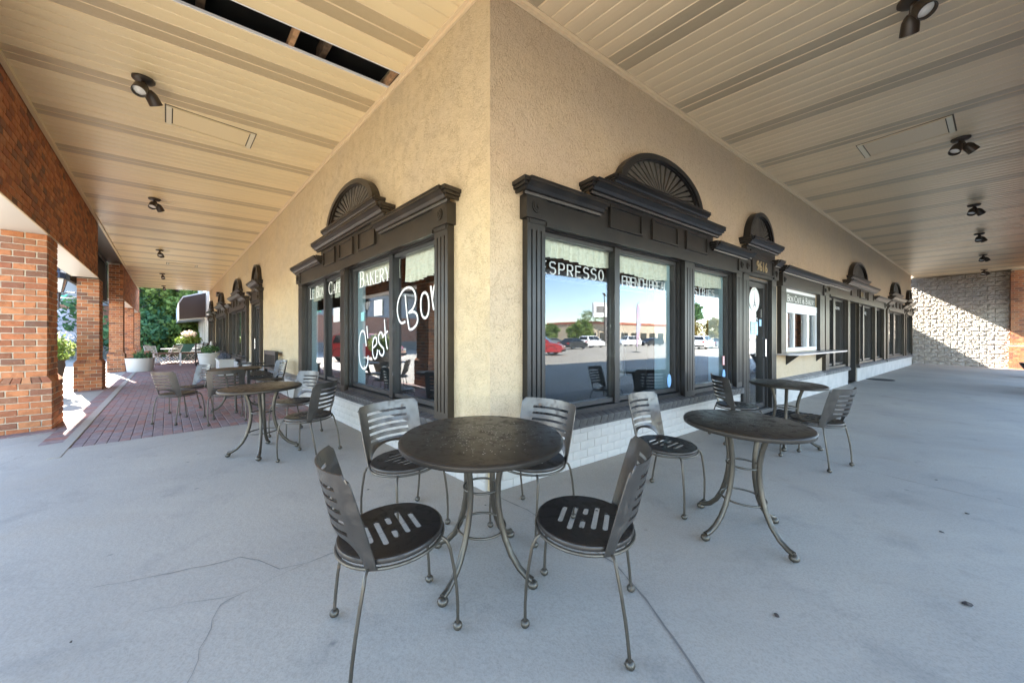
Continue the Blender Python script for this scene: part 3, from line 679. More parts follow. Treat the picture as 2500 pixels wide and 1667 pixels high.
# ================================================================== SOFFITS
BW = .156
opn = (9, 10)
def soffit(side, k0, k1, off, label):
    root = thing('soffit', None, None, kind='structure')
    mesh_cache = {}
    far = MB()
    for k in range(k0, k1):
        if side == 'L' and k in opn: continue
        t0 = off + k * BW; t1 = t0 + BW; vent = k % 8 in ((5, 6) if side == 'L' else (1, 2))
        ends = []
        o_ = -3.09
        if side == 'L':
            if t1 <= 0: i0, i1 = t0, t1
            elif t0 < 0: i0, i1 = t0, 0
            else: i0 = i1 = 0
            if min(i0, i1) < o_ + .05: continue
            poly = [(t0, o_), (t1, o_), (t1, i1 - .002), (t0, i0 - .002)]
            P2 = lambda a, b: AB(a, b, 0)
            lo = lambda t, w: AB(t, w, 0)
        else:
            if t1 <= 0: i0, i1 = t0, t1
            elif t0 < 0: i0, i1 = t0, 0
            else: i0 = i1 = 0
            if min(i0, i1) < o_ + .05: continue
            lo = lambda t, w: AB(w, t, 0)
        g_ = .011; c = .009; z = CEIL
        def pt(t, w, zz): x, y, _ = lo(t, w); return (x, y, zz)
        # cross-section: groove edges chamfered, small V in mid board
        bo = .0022 + .0016 * R_.random(); tl = R_.uniform(-.0012, .0012)
        sec = [(t0 + g_ * .35, z + .02), (t0 + g_ * .35, z + c), (t0 + g_, z + tl), (t0 + .33 * BW, z - bo + tl * .3), (t0 + .67 * BW, z - bo - tl * .3), (t1 - g_ * .6, z - tl), (t1 - g_ * .15, z + .004), (t1 - g_ * .15, z + .02)]
        mb = MB(); n = len(sec)
        inn = [i0 + (i1 - i0) * (s_[0] - t0) / BW - .002 for s_ in sec]
        base_i = 1 if vent else 0
        for i in range(n - 1): mb.add([pt(sec[i][0], o_, sec[i][1]), pt(sec[i + 1][0], o_, sec[i + 1][1]), pt(sec[i + 1][0], inn[i + 1], sec[i + 1][1]), pt(sec[i][0], inn[i], sec[i][1])], [(0, 1, 2, 3)], base_i if 2 <= i <= 4 else 0)
        mat_ = [M['soffit_' + side], M['vent_' + side]]
        if (t0 + t1) / 2 < 13: mb.build('soffit_board', mat_, root, merge=True)
        else:
            for f_i, m_i in zip(mb.f, mb.mi): far.f.append([q + len(far.v) for q in f_i]); far.mi.append(m_i)
            far.v += mb.v
    far.build('boards_beyond', [M['soffit_' + side], M['vent_' + side]], root, kind='stuff')
    return root
sofR = soffit('R', -21, int(24.45 / BW), -.016, '')
sofL = soffit('L', -21, int(26.8 / BW), .031, '')
# the missing boards: edge strip, joists in the dark void
a0, a1 = .031 + 9 * BW, .031 + 11 * BW
mb = MB()
def abbox(mb, a_0, a_1, b_0, b_1, z0, z1, m=0):
    mb.hexa([AB(a_0, b_0, z0), AB(a_1, b_0, z0), AB(a_1, b_1, z0), AB(a_0, b_1, z0), AB(a_0, b_0, z1), AB(a_1, b_0, z1), AB(a_1, b_1, z1), AB(a_0, b_1, z1)], m)
abbox(mb, a1 - .012, a1 - .001, -3.05, -.0, CEIL + .001, CEIL + .025); abbox(mb, a0 + .001, a0 + .012, -3.05, 0, CEIL + .001, CEIL + .025); abbox(mb, a0 + .012, a1 - .012, -.03, -.01, CEIL - .002, CEIL + .03)
mb.build('channel_edge', M['white'], sofL)
mb = MB(); abbox(mb, a0 - .2, a1 + .2, -1.02, -.975, CEIL + .022, CEIL + .10); abbox(mb, a0 - .3, a1 + .3, -.08, -.045, CEIL + .022, CEIL + .10); mb.build('joist', M['timber'], sofL)
mb = MB(); abbox(mb, a0 - .2, a1 + .2, -.72, -.66, CEIL + .12, CEIL + .26); abbox(mb, a0 - .2, a1 + .2, -1.7, -1.64, CEIL + .12, CEIL + .26); mb.build('rafter', mat('old_timber', (.14, .09, .055), .9, var=.4, vscale=15), sofL)
mb = MB(); abbox(mb, a0 - .4, a1 + .4, -3.05, .0, CEIL + .265, CEIL + .275); mb.build('roof_deck', M['dark'], sofL)
# flush fluorescent fittings
def fitting(side, t0, t1, w0, w1, label):
    e = thing('ceiling_light', label, 'ceiling light', W(side, (t0 + t1) / 2, (w0 + w1) / 2, CEIL), group='flush ceiling lights')
    o = Vector(e.location)
    def bx(u0, u1, v0, v1, z0, z1, name, m):
        mb = MB(); mb.wbox(side, u0, u1, v0, v1, z0, z1); mb.v = [tuple(Vector(p) - o) for p in mb.v]; return mb.build(name, m, e)
    fm = M['soffit_' + side]; b = .05
    bx(t0, t1, w0, w0 + b, CEIL - .018, CEIL - .001, 'frame_end', mat('fitting_end', (.72, .64, .48), .4) if 'fitting_end' not in bpy.data.materials else bpy.data.materials['fitting_end']); bx(t0, t1, w1 - b, w1, CEIL - .018, CEIL - .001, 'frame_end', bpy.data.materials['fitting_end'])
    bx(t0, t0 + .018, w0 + b, w1 - b, CEIL - .016, CEIL - .001, 'frame_side', fm); bx(t1 - .018, t1, w0 + b, w1 - b, CEIL - .016, CEIL - .001, 'frame_side', fm)
    bx(t0 - .014, t1 + .014, w0 - .014, w1 + .014, CEIL - .0042, CEIL - .0005, 'gap_shade_plate', mat('painted_joint_shade', (.10, .08, .055), .9) if 'painted_joint_shade' not in bpy.data.materials else bpy.data.materials['painted_joint_shade'])  # dark plate with the shade of the joint painted on, no open gap
    bx(t0 + .03, t1 - .03, w0 + b + .012, w1 - b - .012, CEIL - .012, CEIL - .0045, 'diffuser', fm)
fitting('L', 3.95, 4.45, .97, 1.87, 'flush panel light in the left soffit beside the nearest twin spotlight')
fitting('L', 16.7, 17.15, 1.0, 1.87, 'flush panel light far down the left soffit')
fitting('R', 5.78, 6.38, 1.15, 2.04, 'flush panel light in the right soffit beside a spotlight')
# twin spotlights
def spot_parts(e, yaw, a1=35, a2=-40, sc=1.0):
    m = M['bronze_metal']
    mb = MB(); mb.lathe([(.001, -.001), (.095, -.001), (.095, -.02), (.08, -.035), (.03, -.045), (.001, -.045)], n=20); mb.build('ceiling_plate', m, e, smooth=True)
    for k, (az, tiltv) in enumerate(((yaw, a1), (yaw + 150, a2))):
        d = Vector((math.cos(rad(az)) * math.sin(rad(abs(tiltv))), math.sin(rad(az)) * math.sin(rad(abs(tiltv))), -math.cos(rad(tiltv))))
        p0 = Vector((d.x * .02, d.y * .02, -.045)); p1 = p0 + Vector((d.x * .05, d.y * .05, -.05))
        q = d.to_track_quat('Z', 'Y').to_matrix()
        mb = MB(); mb.tube([p0, p1], .017, 8); mb.build('swivel_arm', m, e, smooth=True)
        mb = MB(); mb.lathe([(.001, .0), (.03, .0), (.045, .02), (.058, .05), (.062, .15), (.057, .15), (.054, .11), (.001, .11)], n=20)
        mb.v = [tuple(q @ Vector(v) * 1.0 + p1) for v in mb.v]; h = mb.build('lamp_head', m, e, smooth=True)
        mb = MB(); mb.lathe([(.001, .128), (.03, .124), (.0535, .113)], n=20); mb.v = [tuple(q @ Vector(v) + p1) for v in mb.v]; mb.build('lens', M['lamp_glass'], h, smooth=True)
spots = [('L', 3.53, 2.05, 'nearest twin spotlight on the left soffit'), ('L', 8.26, 2.05, 'second twin spotlight along the left soffit'), ('L', 14.2, 2.04, 'third twin spotlight along the left soffit'),
         ('L', 20.2, 2.02, 'fourth twin spotlight along the left soffit'), ('L', 25.4, 2.0, 'farthest twin spotlight on the left soffit, before the trees'),
         ('R', 3.02, 1.97, 'nearest twin spotlight on the right soffit, cut by the top edge'), ('R', 6.74, 2.07, 'twin spotlight beside the flush panel of the right soffit'), ('R', 11.1, 2.07, 'third twin spotlight along the right soffit'),
         ('R', 14.7, 2.06, 'fourth twin spotlight along the right soffit'), ('R', 18.95, 2.05, 'fifth twin spotlight along the right soffit'), ('R', 23.4, 2.0, 'farthest twin spotlight on the right soffit, before the rough wall')]
for i, (s, u, v, lb) in enumerate(spots):
    e = thing('spotlight', lb, 'spotlight', W(s, u, v, CEIL), group='twin spotlights under the soffit')
    spot_parts(e, [-60, -60, -40, -30, -30, -100, -170, -160, -150, 200, 200][i])
# ================================================================== BRICK ARCADES
bm_full = [brick_mesh('brick', .19, .09, .078, M['brick'], .005, 60 + i, .003) for i in range(5)]
bm_half = [brick_mesh('brick', .09, .09, .078, M['brick'], .005, 70 + i, .003) for i in range(3)]
CH = .09
def pillar(s, u0, du_, v0, v1, ztop, label, single=True, plinth=.72):
    x, y, _ = W(s, u0, (v0 + v1) / 2, 0); z0 = gz(x, y) - .02
    e = thing('brick_pillar', label, 'pillar', (x, y, z0), ANG[s], 'brick arcade pillars')
    inv = e_matrix = Matrix.Translation((x, y, z0)) @ Matrix.Rotation(ANG[s], 4, 'Z'); inv = inv.inverted()
    core = MB(); stf = MB(); cnt = [0]
    hd_ = (.05, .05)
    def brk(u, v, z, l, along_v):
        if single and cnt[0] < 290:
            me = R_.choice(bm_full if l > .15 else bm_half)
            a = ANG[s] + (math.pi / 2 if along_v else 0)
            o = link('brick', me, e); cnt[0] += 1
            o.matrix_local = inv @ Matrix.Translation(W(s, u, v, z)) @ Matrix.Rotation(a + R_.uniform(-.006, .006), 4, 'Z')
            o.scale = (l / (.19 if l > .15 else .09), 1, 1)
        else: far(u, v, z, l, along_v)
    def far(u, v, z, l, along_v):
        hu, hv = (.045, l / 2) if along_v else (l / 2, .045)
        stf.wbox(s, u - hu, u + hu, v - hv, v + hv, z - .039, z + .039)
    def courses(ua, ub, va, vb, za, zb):
        core.wbox(s, ua + .009, ub - .009, va + .009, vb - .009, za, zb)
        k = 0; z = za + CH / 2
        while z < zb - .03:
            def run(lo, hi, flip):
                out = []; p = lo; f = flip
                while p < hi - .02:
                    l = .1 if f else .2; f = False
                    l = min(l, hi - p); out.append((p + l / 2, l - .01)); p += l
                return out
            for c, l in run(va, vb, k % 2):                       # near end face
                brk(ua + .045, c, z, l, True)
            for c, l in run(ua + .1, ub, (k + 1) % 2): brk(c, va + .045, z, l, False)      # face to the walk
            for c, l in run(va + .1, vb, k % 2): far(ub - .045, c, z, l, True)
            for c, l in run(ua + .1, ub - .1, k % 2): far(c, vb - .045, z, l, False)
            z += CH; k += 1
    courses(u0, u0 + du_, v0, v1, z0, z0 + plinth)
    # sloped water-table course
    h = .08; a = z0 + plinth; p = .05
    n_ = max(2, int(du_ / .1))
    def wedge(ua, ub, va, vb, inner):
        pass
    bot = [(u0, v0), (u0 + du_, v0), (u0 + du_, v1), (u0, v1)]; top = [(u0 + p, v0 + p), (u0 + du_ - p, v0 + p), (u0 + du_ - p, v1 - p), (u0 + p, v1 - p)]
    for i in range(4):
        b0, b1, t0, t1 = bot[i], bot[(i + 1) % 4], top[i], top[(i + 1) % 4]
        L_ = math.dist(b0, b1); k = max(1, round(L_ / .1))
        for j in range(k):
            f0, f1 = (j + .05) / k, (j + .95) / k
            lp = lambda q0, q1, f: (q0[0] + (q1[0] - q0[0]) * f, q0[1] + (q1[1] - q0[1]) * f)
            A, B, T0, T1 = lp(b0, b1, f0), lp(b0, b1, f1), lp(t0, t1, f0), lp(t0, t1, f1)
            cu, cv = u0 + du_ / 2, (v0 + v1) / 2
            ins = lambda q, d: (q[0] + (cu - q[0]) * d, q[1] + (cv - q[1]) * d)
            A2, B2, = ins(A, .35), ins(B, .35); T02, T12 = ins(T0, .25), ins(T1, .25)
            stf.hexa([W(s, *A, a), W(s, *B, a), W(s, *B2, a), W(s, *A2, a), W(s, *T0, a + h), W(s, *T1, a + h), W(s, *T12, a + h), W(s, *T02, a + h)])
    core.wbox(s, u0 + .07, u0 + du_ - .07, v0 + .07, v1 - .07, a - .01, a + h)
    courses(u0 + p, u0 + du_ - p, v0 + p, v1 - p, a + h, ztop)
    for nm, mb, m in (('mortar_core', core, M['mortar']), ('bricks_beyond', stf, M['brick'])):
        mb.v = [tuple(inv @ Vector(q)) for q in mb.v]; o = mb.build(nm, m, e)
        if nm == 'bricks_beyond': o['kind'] = 'stuff'
    return e
BZ = 2.76
pillar('L', 6.20, .75, 3.05, 3.60, BZ, 'nearest orange brick pillar on the left, cut by the frame edge')
pillar('L', 11.7, .75, 3.05, 3.53, BZ, 'second brick pillar, with a lantern bracket behind it')
pillar('L', 18.5, .75, 3.05, 3.53, CEIL, 'third brick pillar rising full height beside the dark sign panel', False)
pillar('L', 24.0, .7, 3.03, 3.50, BZ, 'fourth brick pillar behind the round white planter', False)
pillar('L', 29.0, .7, 3.00, 3.45, BZ + .1, 'last brick pillar against the dark trees', False)
pillar('R', 12.9, .75, 3.05, 3.55, 2.72, 'brick pillar facing the serving window, outside the right edge', False)
pillar('R', 19.0, .75, 3.05, 3.55, 2.72, 'farther brick pillar of the right arcade', False)
def beam(s, u0, u1, label, ind=None, zb=BZ, zt=CEIL):
    x, y, _ = W(s, u0, 3.1, 0); e = thing('brick_beam', label, 'beam', (x, y, zb), ANG[s], 'brick arcade beams'); inv = (Matrix.Translation((x, y, zb)) @ Matrix.Rotation(ANG[s], 4, 'Z')).inverted()
    core = MB(); core.wbox(s, u0 + .01, u1 - .01, 3.11, 3.50, zb + .012, zt + .1); stf = MB(); k = 0; z = zb + CH / 2; cnt = 0
    while z < zt + .05:
        u = u0 - (.1 if k % 2 else 0)
        while u < u1 - .03:
            a, b = max(u, u0), min(u + .2, u1); l = b - a - .01; c = (a + b) / 2
            if ind and ind[0] < c < ind[1] and l > .18 and cnt < 298:
                o = link('brick', R_.choice(bm_full), e); cnt += 1
                o.matrix_local = inv @ Matrix.Translation(W(s, c, 3.145, z)) @ Matrix.Rotation(ANG[s] + R_.uniform(-.004, .004), 4, 'Z')
            elif l > .01: stf.wbox(s, c - l / 2, c + l / 2, 3.1, 3.19, z - .039, z + .039)
            u += .2
        z += CH; k += 1
    und = MB(); und.wbox(s, u0, u1, 3.102, 3.52, zb - .012, zb + .011)
    lip = MB(); lip.wbox(s, u0, u1, 3.085, 3.101, zb - .014, zb - .002)
    for nm, mb, m in (('mortar_core', core, M['mortar']), ('bricks_beyond', stf, M['brick']), ('arch_soffit', und, mat('arch_soffit_paint', (.50, .48, .45), .4)), ('drip_edge', lip, M['stucco_R'])):
        mb.v = [tuple(inv @ Vector(q)) for q in mb.v]; o = mb.build(nm, m, e)
        if nm == 'bricks_beyond': o['kind'] = 'stuff'
    return e
beam('L', -3.0, 11.43, 'long brick beam over the near left arches', (3.6, 7.6))
beam('L', 18.55, 29.75, 'brick beam over the far left arches, before the trees')
beam('R', -3.6, 23.75, 'brick beam over the right arcade, outside the frame', None, 2.72)
# trim where soffit meets beam
mb = MB(); mb.wbox('L', 1.5, 28.4, 3.045, 3.09, CEIL - .05, CEIL - .004); mb.build('beam_trim', M['soffit_L'], sofL)
# full height gap between second and third pillar: dark hanging sign panel
e = thing('hanging_sign_panel', 'dark back of a hanging sign panel in the gap between brick beams', 'sign', W('L', 14.9, 3.35, 3.3))
o_ = Vector(e.location)
mb = MB(); mb.wbox('L', 11.44, 18.5, 3.54, 3.60, 2.64, 4.41); mb.v = [tuple(Vector(q) - o_) for q in mb.v]; mb.build('panel', M['dark'], e)  # panel stretched past its edge channel to beams and roof, blocking stray sun
mb = MB(); mb.wbox('L', 18.2, 18.32, 3.49, 3.515, 2.6, 4.1); mb.wbox('L', 11.7, 18.2, 3.49, 3.515, 4.02, 4.1); mb.v = [tuple(Vector(q) - o_) for q in mb.v]; mb.build('edge_channel', M['alum'], e)
mb = MB(); mb.wbox('L', 11.44, 18.54, 3.095, 3.53, CEIL + .02, CEIL + .08); mb.v = [tuple(Vector(q) - o_) for q in mb.v]; mb.build('recess_ceiling', M['bronze_metal'], e)
# ================================================================== ROUGH BLOCK WALL AT THE END OF THE RIGHT WALK
US = 24.55
pl = thing('rough_block_wall', 'rough split faced block wall crossed by a diagonal band of sunlight', 'wall', W('R', US, 1.2, 0), 0)
plinv = Matrix.Translation(pl.location).inverted()
M['split'] = mat('split_face_block', (.47, .42, .355), .9, var=.25, vscale=5, bump=.5, bscale=40, bdist=.01)
def split_mesh(seed):
    import mathutils.noise as mn
    rr = random.Random(seed); nx, nz = 14, 7; mb = MB(); l, h = .394, .194
    vs = []
    for i in range(nx + 1):
        for k in range(nz + 1):
            ed = i in (0, nx) or k in (0, nz)
            dep = -.012 - (.0 if ed else 1) * max(0, .032 + .034 * mn.noise((i * .30 + seed * 9.1, k * .36, seed)) + .020 * mn.noise((i * 1.1, k * 1.3 + seed * 5.3, 7)) + rr.uniform(-.006, .010)) - (.008 * rr.random() if ed else 0)
            vs.append((dep, -l / 2 + l * i / nx + (0 if ed else rr.uniform(-.011, .011)), -h / 2 + h * k / nz + (0 if ed else rr.uniform(-.011, .011))))
    q = nz + 1
    mb.add(vs, [(i * q + k, i * q + k + 1, (i + 1) * q + k + 1, (i + 1) * q + k) for i in range(nx) for k in range(nz)])
    b0 = [(.05, -l / 2, -h / 2), (.05, l / 2, -h / 2), (.05, l / 2, h / 2), (.05, -l / 2, h / 2)]; f0 = [(-.015,) + p[1:] for p in b0]
    mb.add(b0 + f0, [(0, 1, 5, 4), (1, 2, 6, 5), (2, 3, 7, 6), (3, 0, 4, 7)])
    return mb.mesh('block', M['split'])
sm = [split_mesh(90 + i) for i in range(7)]
bk = MB(); bk.wbox('R', US + .03, US + .35, -5.2, 2.68, -.3, 5.2); bk.v = [tuple(plinv @ Vector(q)) for q in bk.v]; bk.build('wall_core', M['mortar'], pl)
ax = math.atan2(dR[1], dR[0])
# local +x of the block points along +u, y along -v
# (facade frames are left-handed: u, v) so y = direction perpendicular to u, i.e. -nR
for k in range(21):
    for i in range(9):
        v = 2.66 - .2 - i * .4 + (.2 if k % 2 else 0)
        if v > 2.5: v = 2.46
        o = link('block', sm[(i * 3 + k * 5) % 7], pl)
        o.matrix_local = plinv @ Matrix.Translation(W('R', US, v, -.08 + (k + .5) * .2)) @ Matrix.Rotation(ax, 4, 'Z') @ Matrix.Rotation(math.pi if (i + k) % 2 else 0, 4, 'X')
e = pillar('R', US - .25, .8, 2.60, 3.30, CEIL, 'brick pier at the right edge ending the rough block wall', False, 1.05)
# things that throw the band of shade: low building behind the gap, soffit edge already in place
e = thing('rear_wall', 'plain rear wall of the block behind the cafe', 'wall', W('R', 23, -4.4, 0)); o_ = Vector(e.location)
mb = MB(); mb.wbox('R', 16.5, US + .3, -4.6, -4.3, -.2, 4.98); mb.v = [tuple(Vector(q) - o_) for q in mb.v]; mb.build('masonry', M['stucco_R'], e)
mb = MB(); mb.wbox('R', 16.4, US + .32, -4.66, -4.24, 4.98, 5.04); mb.v = [tuple(Vector(q) - o_) for q in mb.v]; mb.build('coping', M['grey_ledge'], e)
# ================================================================== CAFE TABLES AND CHAIRS
def poly_fill(outer, holes, z=0):
    bm = bmesh.new(); loops = [outer] + holes
    for lp in loops:
        vs = [bm.verts.new((x, y, z)) for x, y in lp]
        for i in range(len(vs)): bm.edges.new((vs[i], vs[(i + 1) % len(vs)]))
    bmesh.ops.triangle_fill(bm, use_beauty=True, use_dissolve=False, edges=bm.edges)
    return bm
def rrect(cx, cy, w_, h, ang=0, n=4):
    r = w_ / 2; pts = []
    for sgn, a0 in ((1, 0), (-1, math.pi)):
        for i in range(n + 1):
            a = a0 + math.pi * i / n; pts.append((r * math.cos(a), sgn * (h / 2 - r) + r * math.sin(a)))
    c, s = math.cos(ang), math.sin(ang)
    return [(cx + x * c - y * s, cy + x * s + y * c) for x, y in pts]
SEAT = .45
def make_chair():
    e = thing('cafe_chair', 'chair', 'chair', (0, 0, 0), 0, 'metal cafe chairs')
    # seat: round plate with rolled rim and staggered slots
    rs = .212; slots = []
    for i, x in enumerate((-.100, -.050, 0, .050, .100)):
        if i == 2: slots += [rrect(x, .060, .023, .070), rrect(x, -.060, .023, .070)]
        else: slots.append(rrect(x, .018 if i in (1, ) else (-.018 if i == 3 else 0), .023, .205 if i in (1, 3) else .15))
    slots = [[(y, x) for x, y in s_] for s_ in slots]
    bm = poly_fill([(rs * math.cos(a), rs * math.sin(a)) for a in np.linspace(0, 2 * math.pi, 49)[:-1]], slots, SEAT)
    r = bmesh.ops.extrude_face_region(bm, geom=bm.faces[:]); bmesh.ops.translate(bm, verts=[v for v in r['geom'] if isinstance(v, bmesh.types.BMVert)], vec=(0, 0, -.006))
    bmesh.ops.recalc_face_normals(bm, faces=bm.faces); me = bpy.data.meshes.new('seat'); bm.to_mesh(me); bm.free()
    rim = MB(); rim.lathe([(rs - .002, SEAT + .0005), (rs + .006, SEAT - .002), (rs + .010, SEAT - .009), (rs + .009, SEAT - .020), (rs + .003, SEAT - .025), (rs - .002, SEAT - .022)], n=48)
    m2 = rim.mesh('rim', M['seat_metal'], smooth=True); me.materials.append(M['seat_metal']); seat = link('seat', me, e); link('seat_rim', m2, e)
    rg = MB(); rg.tube([(.222 * math.cos(a), .222 * math.sin(a), SEAT - .036) for a in np.linspace(0, 2 * math.pi, 41)[:-1]], .0075, 8, closed=True); rg.build('seat_ring', M['frame_metal'], e, smooth=True)
    for sx, fy in ((-1, 1), (1, 1), (-1, -1), (1, -1)):
        fx, yy = (.175, .225) if fy > 0 else (.215, -.215)
        foot = Vector((sx * fx, yy, .022)); a = math.atan2(yy * (.75 if fy < 0 else .9), sx * fx)
        top = Vector((.222 * math.cos(a), .222 * math.sin(a), SEAT - .036)); out = Vector((math.cos(a), math.sin(a), 0))
        kn = top + out * .028 + Vector((0, 0, -.012)); k2 = top + out * .042 + Vector((0, 0, -.045))
        foot2 = foot; ptsL = [top - out * .006, top + out * .012, kn, k2]
        for t in (.25, .5, .75, 1): ptsL.append(k2.lerp(foot2, t) + out * .012 * math.sin(math.pi * t) )
        mb = MB(); mb.tube(ptsL, .0072, 8); lg_ = mb.build('leg', M['frame_metal'], e, smooth=True)
        mb = MB(); mb.ball((foot.x, foot.y, .020), .021, 12, sq=.93); mb.build('ball_foot', M['frame_metal'], lg_, smooth=True)
    # back: curved sheet with five slots and an arched notch above the seat
    zs = [.415, .44, .465, .49, .515]; sl_z = []
    z = .545
    for i in range(5): zs += [z, z + .017]; sl_z.append((z, z + .017)); z += .045
    zs += [.765, .785, .80]
    ss = np.concatenate([np.linspace(-1, -.70, 7), np.linspace(-.63, .63, 19), np.linspace(.70, 1, 7)])
    mb = MB(); idx = {}
    def P(i, k):
        zz = zs[k]; q_ = (zz - .42) / .38; pm = rad(52 - 12 * q_); Rc = .265 + .085 * q_
        if k >= len(zs) - 2 and abs(ss[i]) > .9: zz -= (.012 if k == len(zs) - 2 else .03) * (abs(ss[i]) - .9) / .1
        if k < 5:
            nt_ = max(0, 1 - (abs(ss[i]) / .78) ** 2); low = .415 + .105 * math.sqrt(nt_) if nt_ > 0 else .415
            zz = max(zz, low) if k == 0 else low + (.53 - low) * k / 5 if low > .415 else zz
        ph = ss[i] * pm; y0 = .212 + .075 * q_
        return (Rc * math.sin(ph), -y0 + Rc * (1 - math.cos(ph)), zz)
    ns, nz = len(ss), len(zs)
    vs = [P(i, k) for i in range(ns) for k in range(nz)]; fs = []
    for i in range(ns - 1):
        for k in range(nz - 1):
            mid = abs((ss[i] + ss[i + 1]) / 2); slot = any(abs(zs[k] - a) < 1e-6 for a, b in sl_z) and mid < .64
            if not slot: fs.append((i * nz + k, (i + 1) * nz + k, (i + 1) * nz + k + 1, i * nz + k + 1))
    mb.add(vs, fs); me = mb.mesh('backrest', M['back_metal']); bm = bmesh.new(); bm.from_mesh(me)
    bmesh.ops.solidify(bm, geom=bm.faces[:], thickness=.005); bmesh.ops.recalc_face_normals(bm, faces=bm.faces)
    for f in bm.faces: f.smooth = True
    for ed in bm.edges:
        if len(ed.link_faces) == 2 and ed.calc_face_angle(0) > rad(35): ed.smooth = False
    bm.to_mesh(me); bm.free(); link('backrest', me, e)
    return e
def make_table():
    e = thing('cafe_table', 'table', 'table', (0, 0, 0), 0, 'round metal cafe tables'); r = .452; zt = .737
    mb = MB(); mb.lathe([(.001, zt), (r - .018, zt), (r - .008, zt - .002), (r - .001, zt - .009), (r, zt - .022), (r - .004, zt - .031), (r - .014, zt - .032), (.001, zt - .026)], n=72)
    top = mb.build('table_top', M['top_metal'], e, smooth=True)
    pf = MB(); rr = random.Random(3)
    for a in range(36):
        an = 2 * math.pi * a / 36
        for k in range(7):
            q = rr.uniform(.05, .16) if k < 2 else rr.uniform(.12, .335); aa = an + rr.uniform(-.05, .05); s_ = rr.uniform(.0024, .0038)
            c = (q * math.cos(aa), q * math.sin(aa)); pf.add([(c[0] + s_ * math.cos(t), c[1] + s_ * math.sin(t), zt + .0006) for t in np.linspace(0, 2 * math.pi, 7)[:-1]], [tuple(range(6))])
    pf.build('perforations', [mat('hole_light', (.42, .41, .38), .8)], top, kind='stuff')
    for a in range(4):
        an = math.pi / 4 + a * math.pi / 2; d = Vector((math.cos(an), math.sin(an), 0))
        prof = [(.165, .71), (.140, .66), (.118, .58), (.105, .50), (.103, .43), (.110, .36), (.124, .29), (.150, .21), (.190, .135), (.240, .08), (.285, .052), (.318, .044)]
        mb = MB(); mb.tube([d * q + Vector((0, 0, z)) for q, z in prof], .0165, 10); l = mb.build('leg', M['frame_metal'], e, smooth=True)
        mb = MB(); c = d * .318; mb.ball((c.x, c.y, .024), .028, 12, sq=.82); mb.build('ball_foot', M['frame_metal'], l, smooth=True)
    for q, z in ((.098, .455), (.130, .235)):
        mb = MB(); mb.tube([(q * math.cos(t), q * math.sin(t), z) for t in np.linspace(0, 2 * math.pi, 41)[:-1]], .0065, 8, closed=True); mb.build('brace_ring', M['frame_metal'], e, smooth=True)
    return e
def place(root, x, y, rz, label):
    root.location = (x, y, gz(x, y) + .002); n = Vector((0, 0, 1)); h = .15
    gx = (gz(x + h, y) - gz(x - h, y)) / (2 * h); gy = (gz(x, y + h) - gz(x, y - h)) / (2 * h)
    nrm = Vector((-gx, -gy, 1)).normalized()
    q = Vector((0, 0, 1)).rotation_difference(nrm); root.rotation_mode = 'QUATERNION'
    root.rotation_quaternion = q @ Matrix.Rotation(rz, 4, 'Z').to_quaternion(); root['label'] = label
ch0 = make_chair(); tb0 = make_table()
def face(fx, fy): return math.atan2(-fx, fy)
chairs = [(-.521, 1.545, .37, .245, 'front left chair with rusty back leaning to the left of the nearest table'),
 (.328, 1.633, -.40, .14, 'front right chair with its back turned to the lower right of the nearest table'),
 (-.72, 2.385, .727, -.686, 'bright blue-grey chair behind the nearest table on the left'),
 (.13, 2.394, -.59, -.807, 'chair behind the nearest table, against the espresso window'),
 (1.199, 2.738, .653, -.756, 'chair by the white base wall, left of the second table'),
 (3.14, 3.614, -.42, .91, 'dark chair with its back to the viewer, farthest right'),
 (2.744, 4.272, .99, -.14, 'dark chair beside the entrance door and its far table'),
 (-2.17, 3.735, -1, .03, 'dark chair right of the left table, back to the shopfront'),
 (-2.84, 4.57, -.44, -.90, 'shiny chair behind the left table, near the wall'),
 (-4.38, 5.37, -.62, .79, 'chair between the two left tables with its back to the viewer'),
 (-5.15, 5.40, .17, .985, 'pale chair on the brick paving, leftmost of all the chairs'),
 (-5.60, 6.08, -.42, -.90, 'curved chair behind the leftmost chair on the brick paving'),
 (-4.74, 6.86, -.55, -.83, 'chair against the stucco wall in front of the wooden bench')]
for i, (x, y, fx, fy, lb) in enumerate(chairs):
    o = ch0 if i == 0 else dup(ch0); place(o, x, y, face(fx, fy), lb)
tables = [(-.17, 1.93, .26, 'nearest round perforated table at the building corner'), (1.525, 2.315, -.44, 'second round table, alone on the right of the walk'),
          (-2.785, 3.905, -.3, 'left round table at the edge of the brick paving'), (3.25, 4.15, .1, 'far right round table by the entrance door'), (-4.86, 6.13, -.1, 'far left round table standing on the brick paving')]
for i, (x, y, rz, lb) in enumerate(tables):
    o = tb0 if i == 0 else dup(tb0); place(o, x, y, rz, lb); k_ = (.975, .81, .86, .83, .87)[i]
    for c_ in o.children:
        if c_.name.startswith('table_top'): c_.scale = (k_, k_, 1)
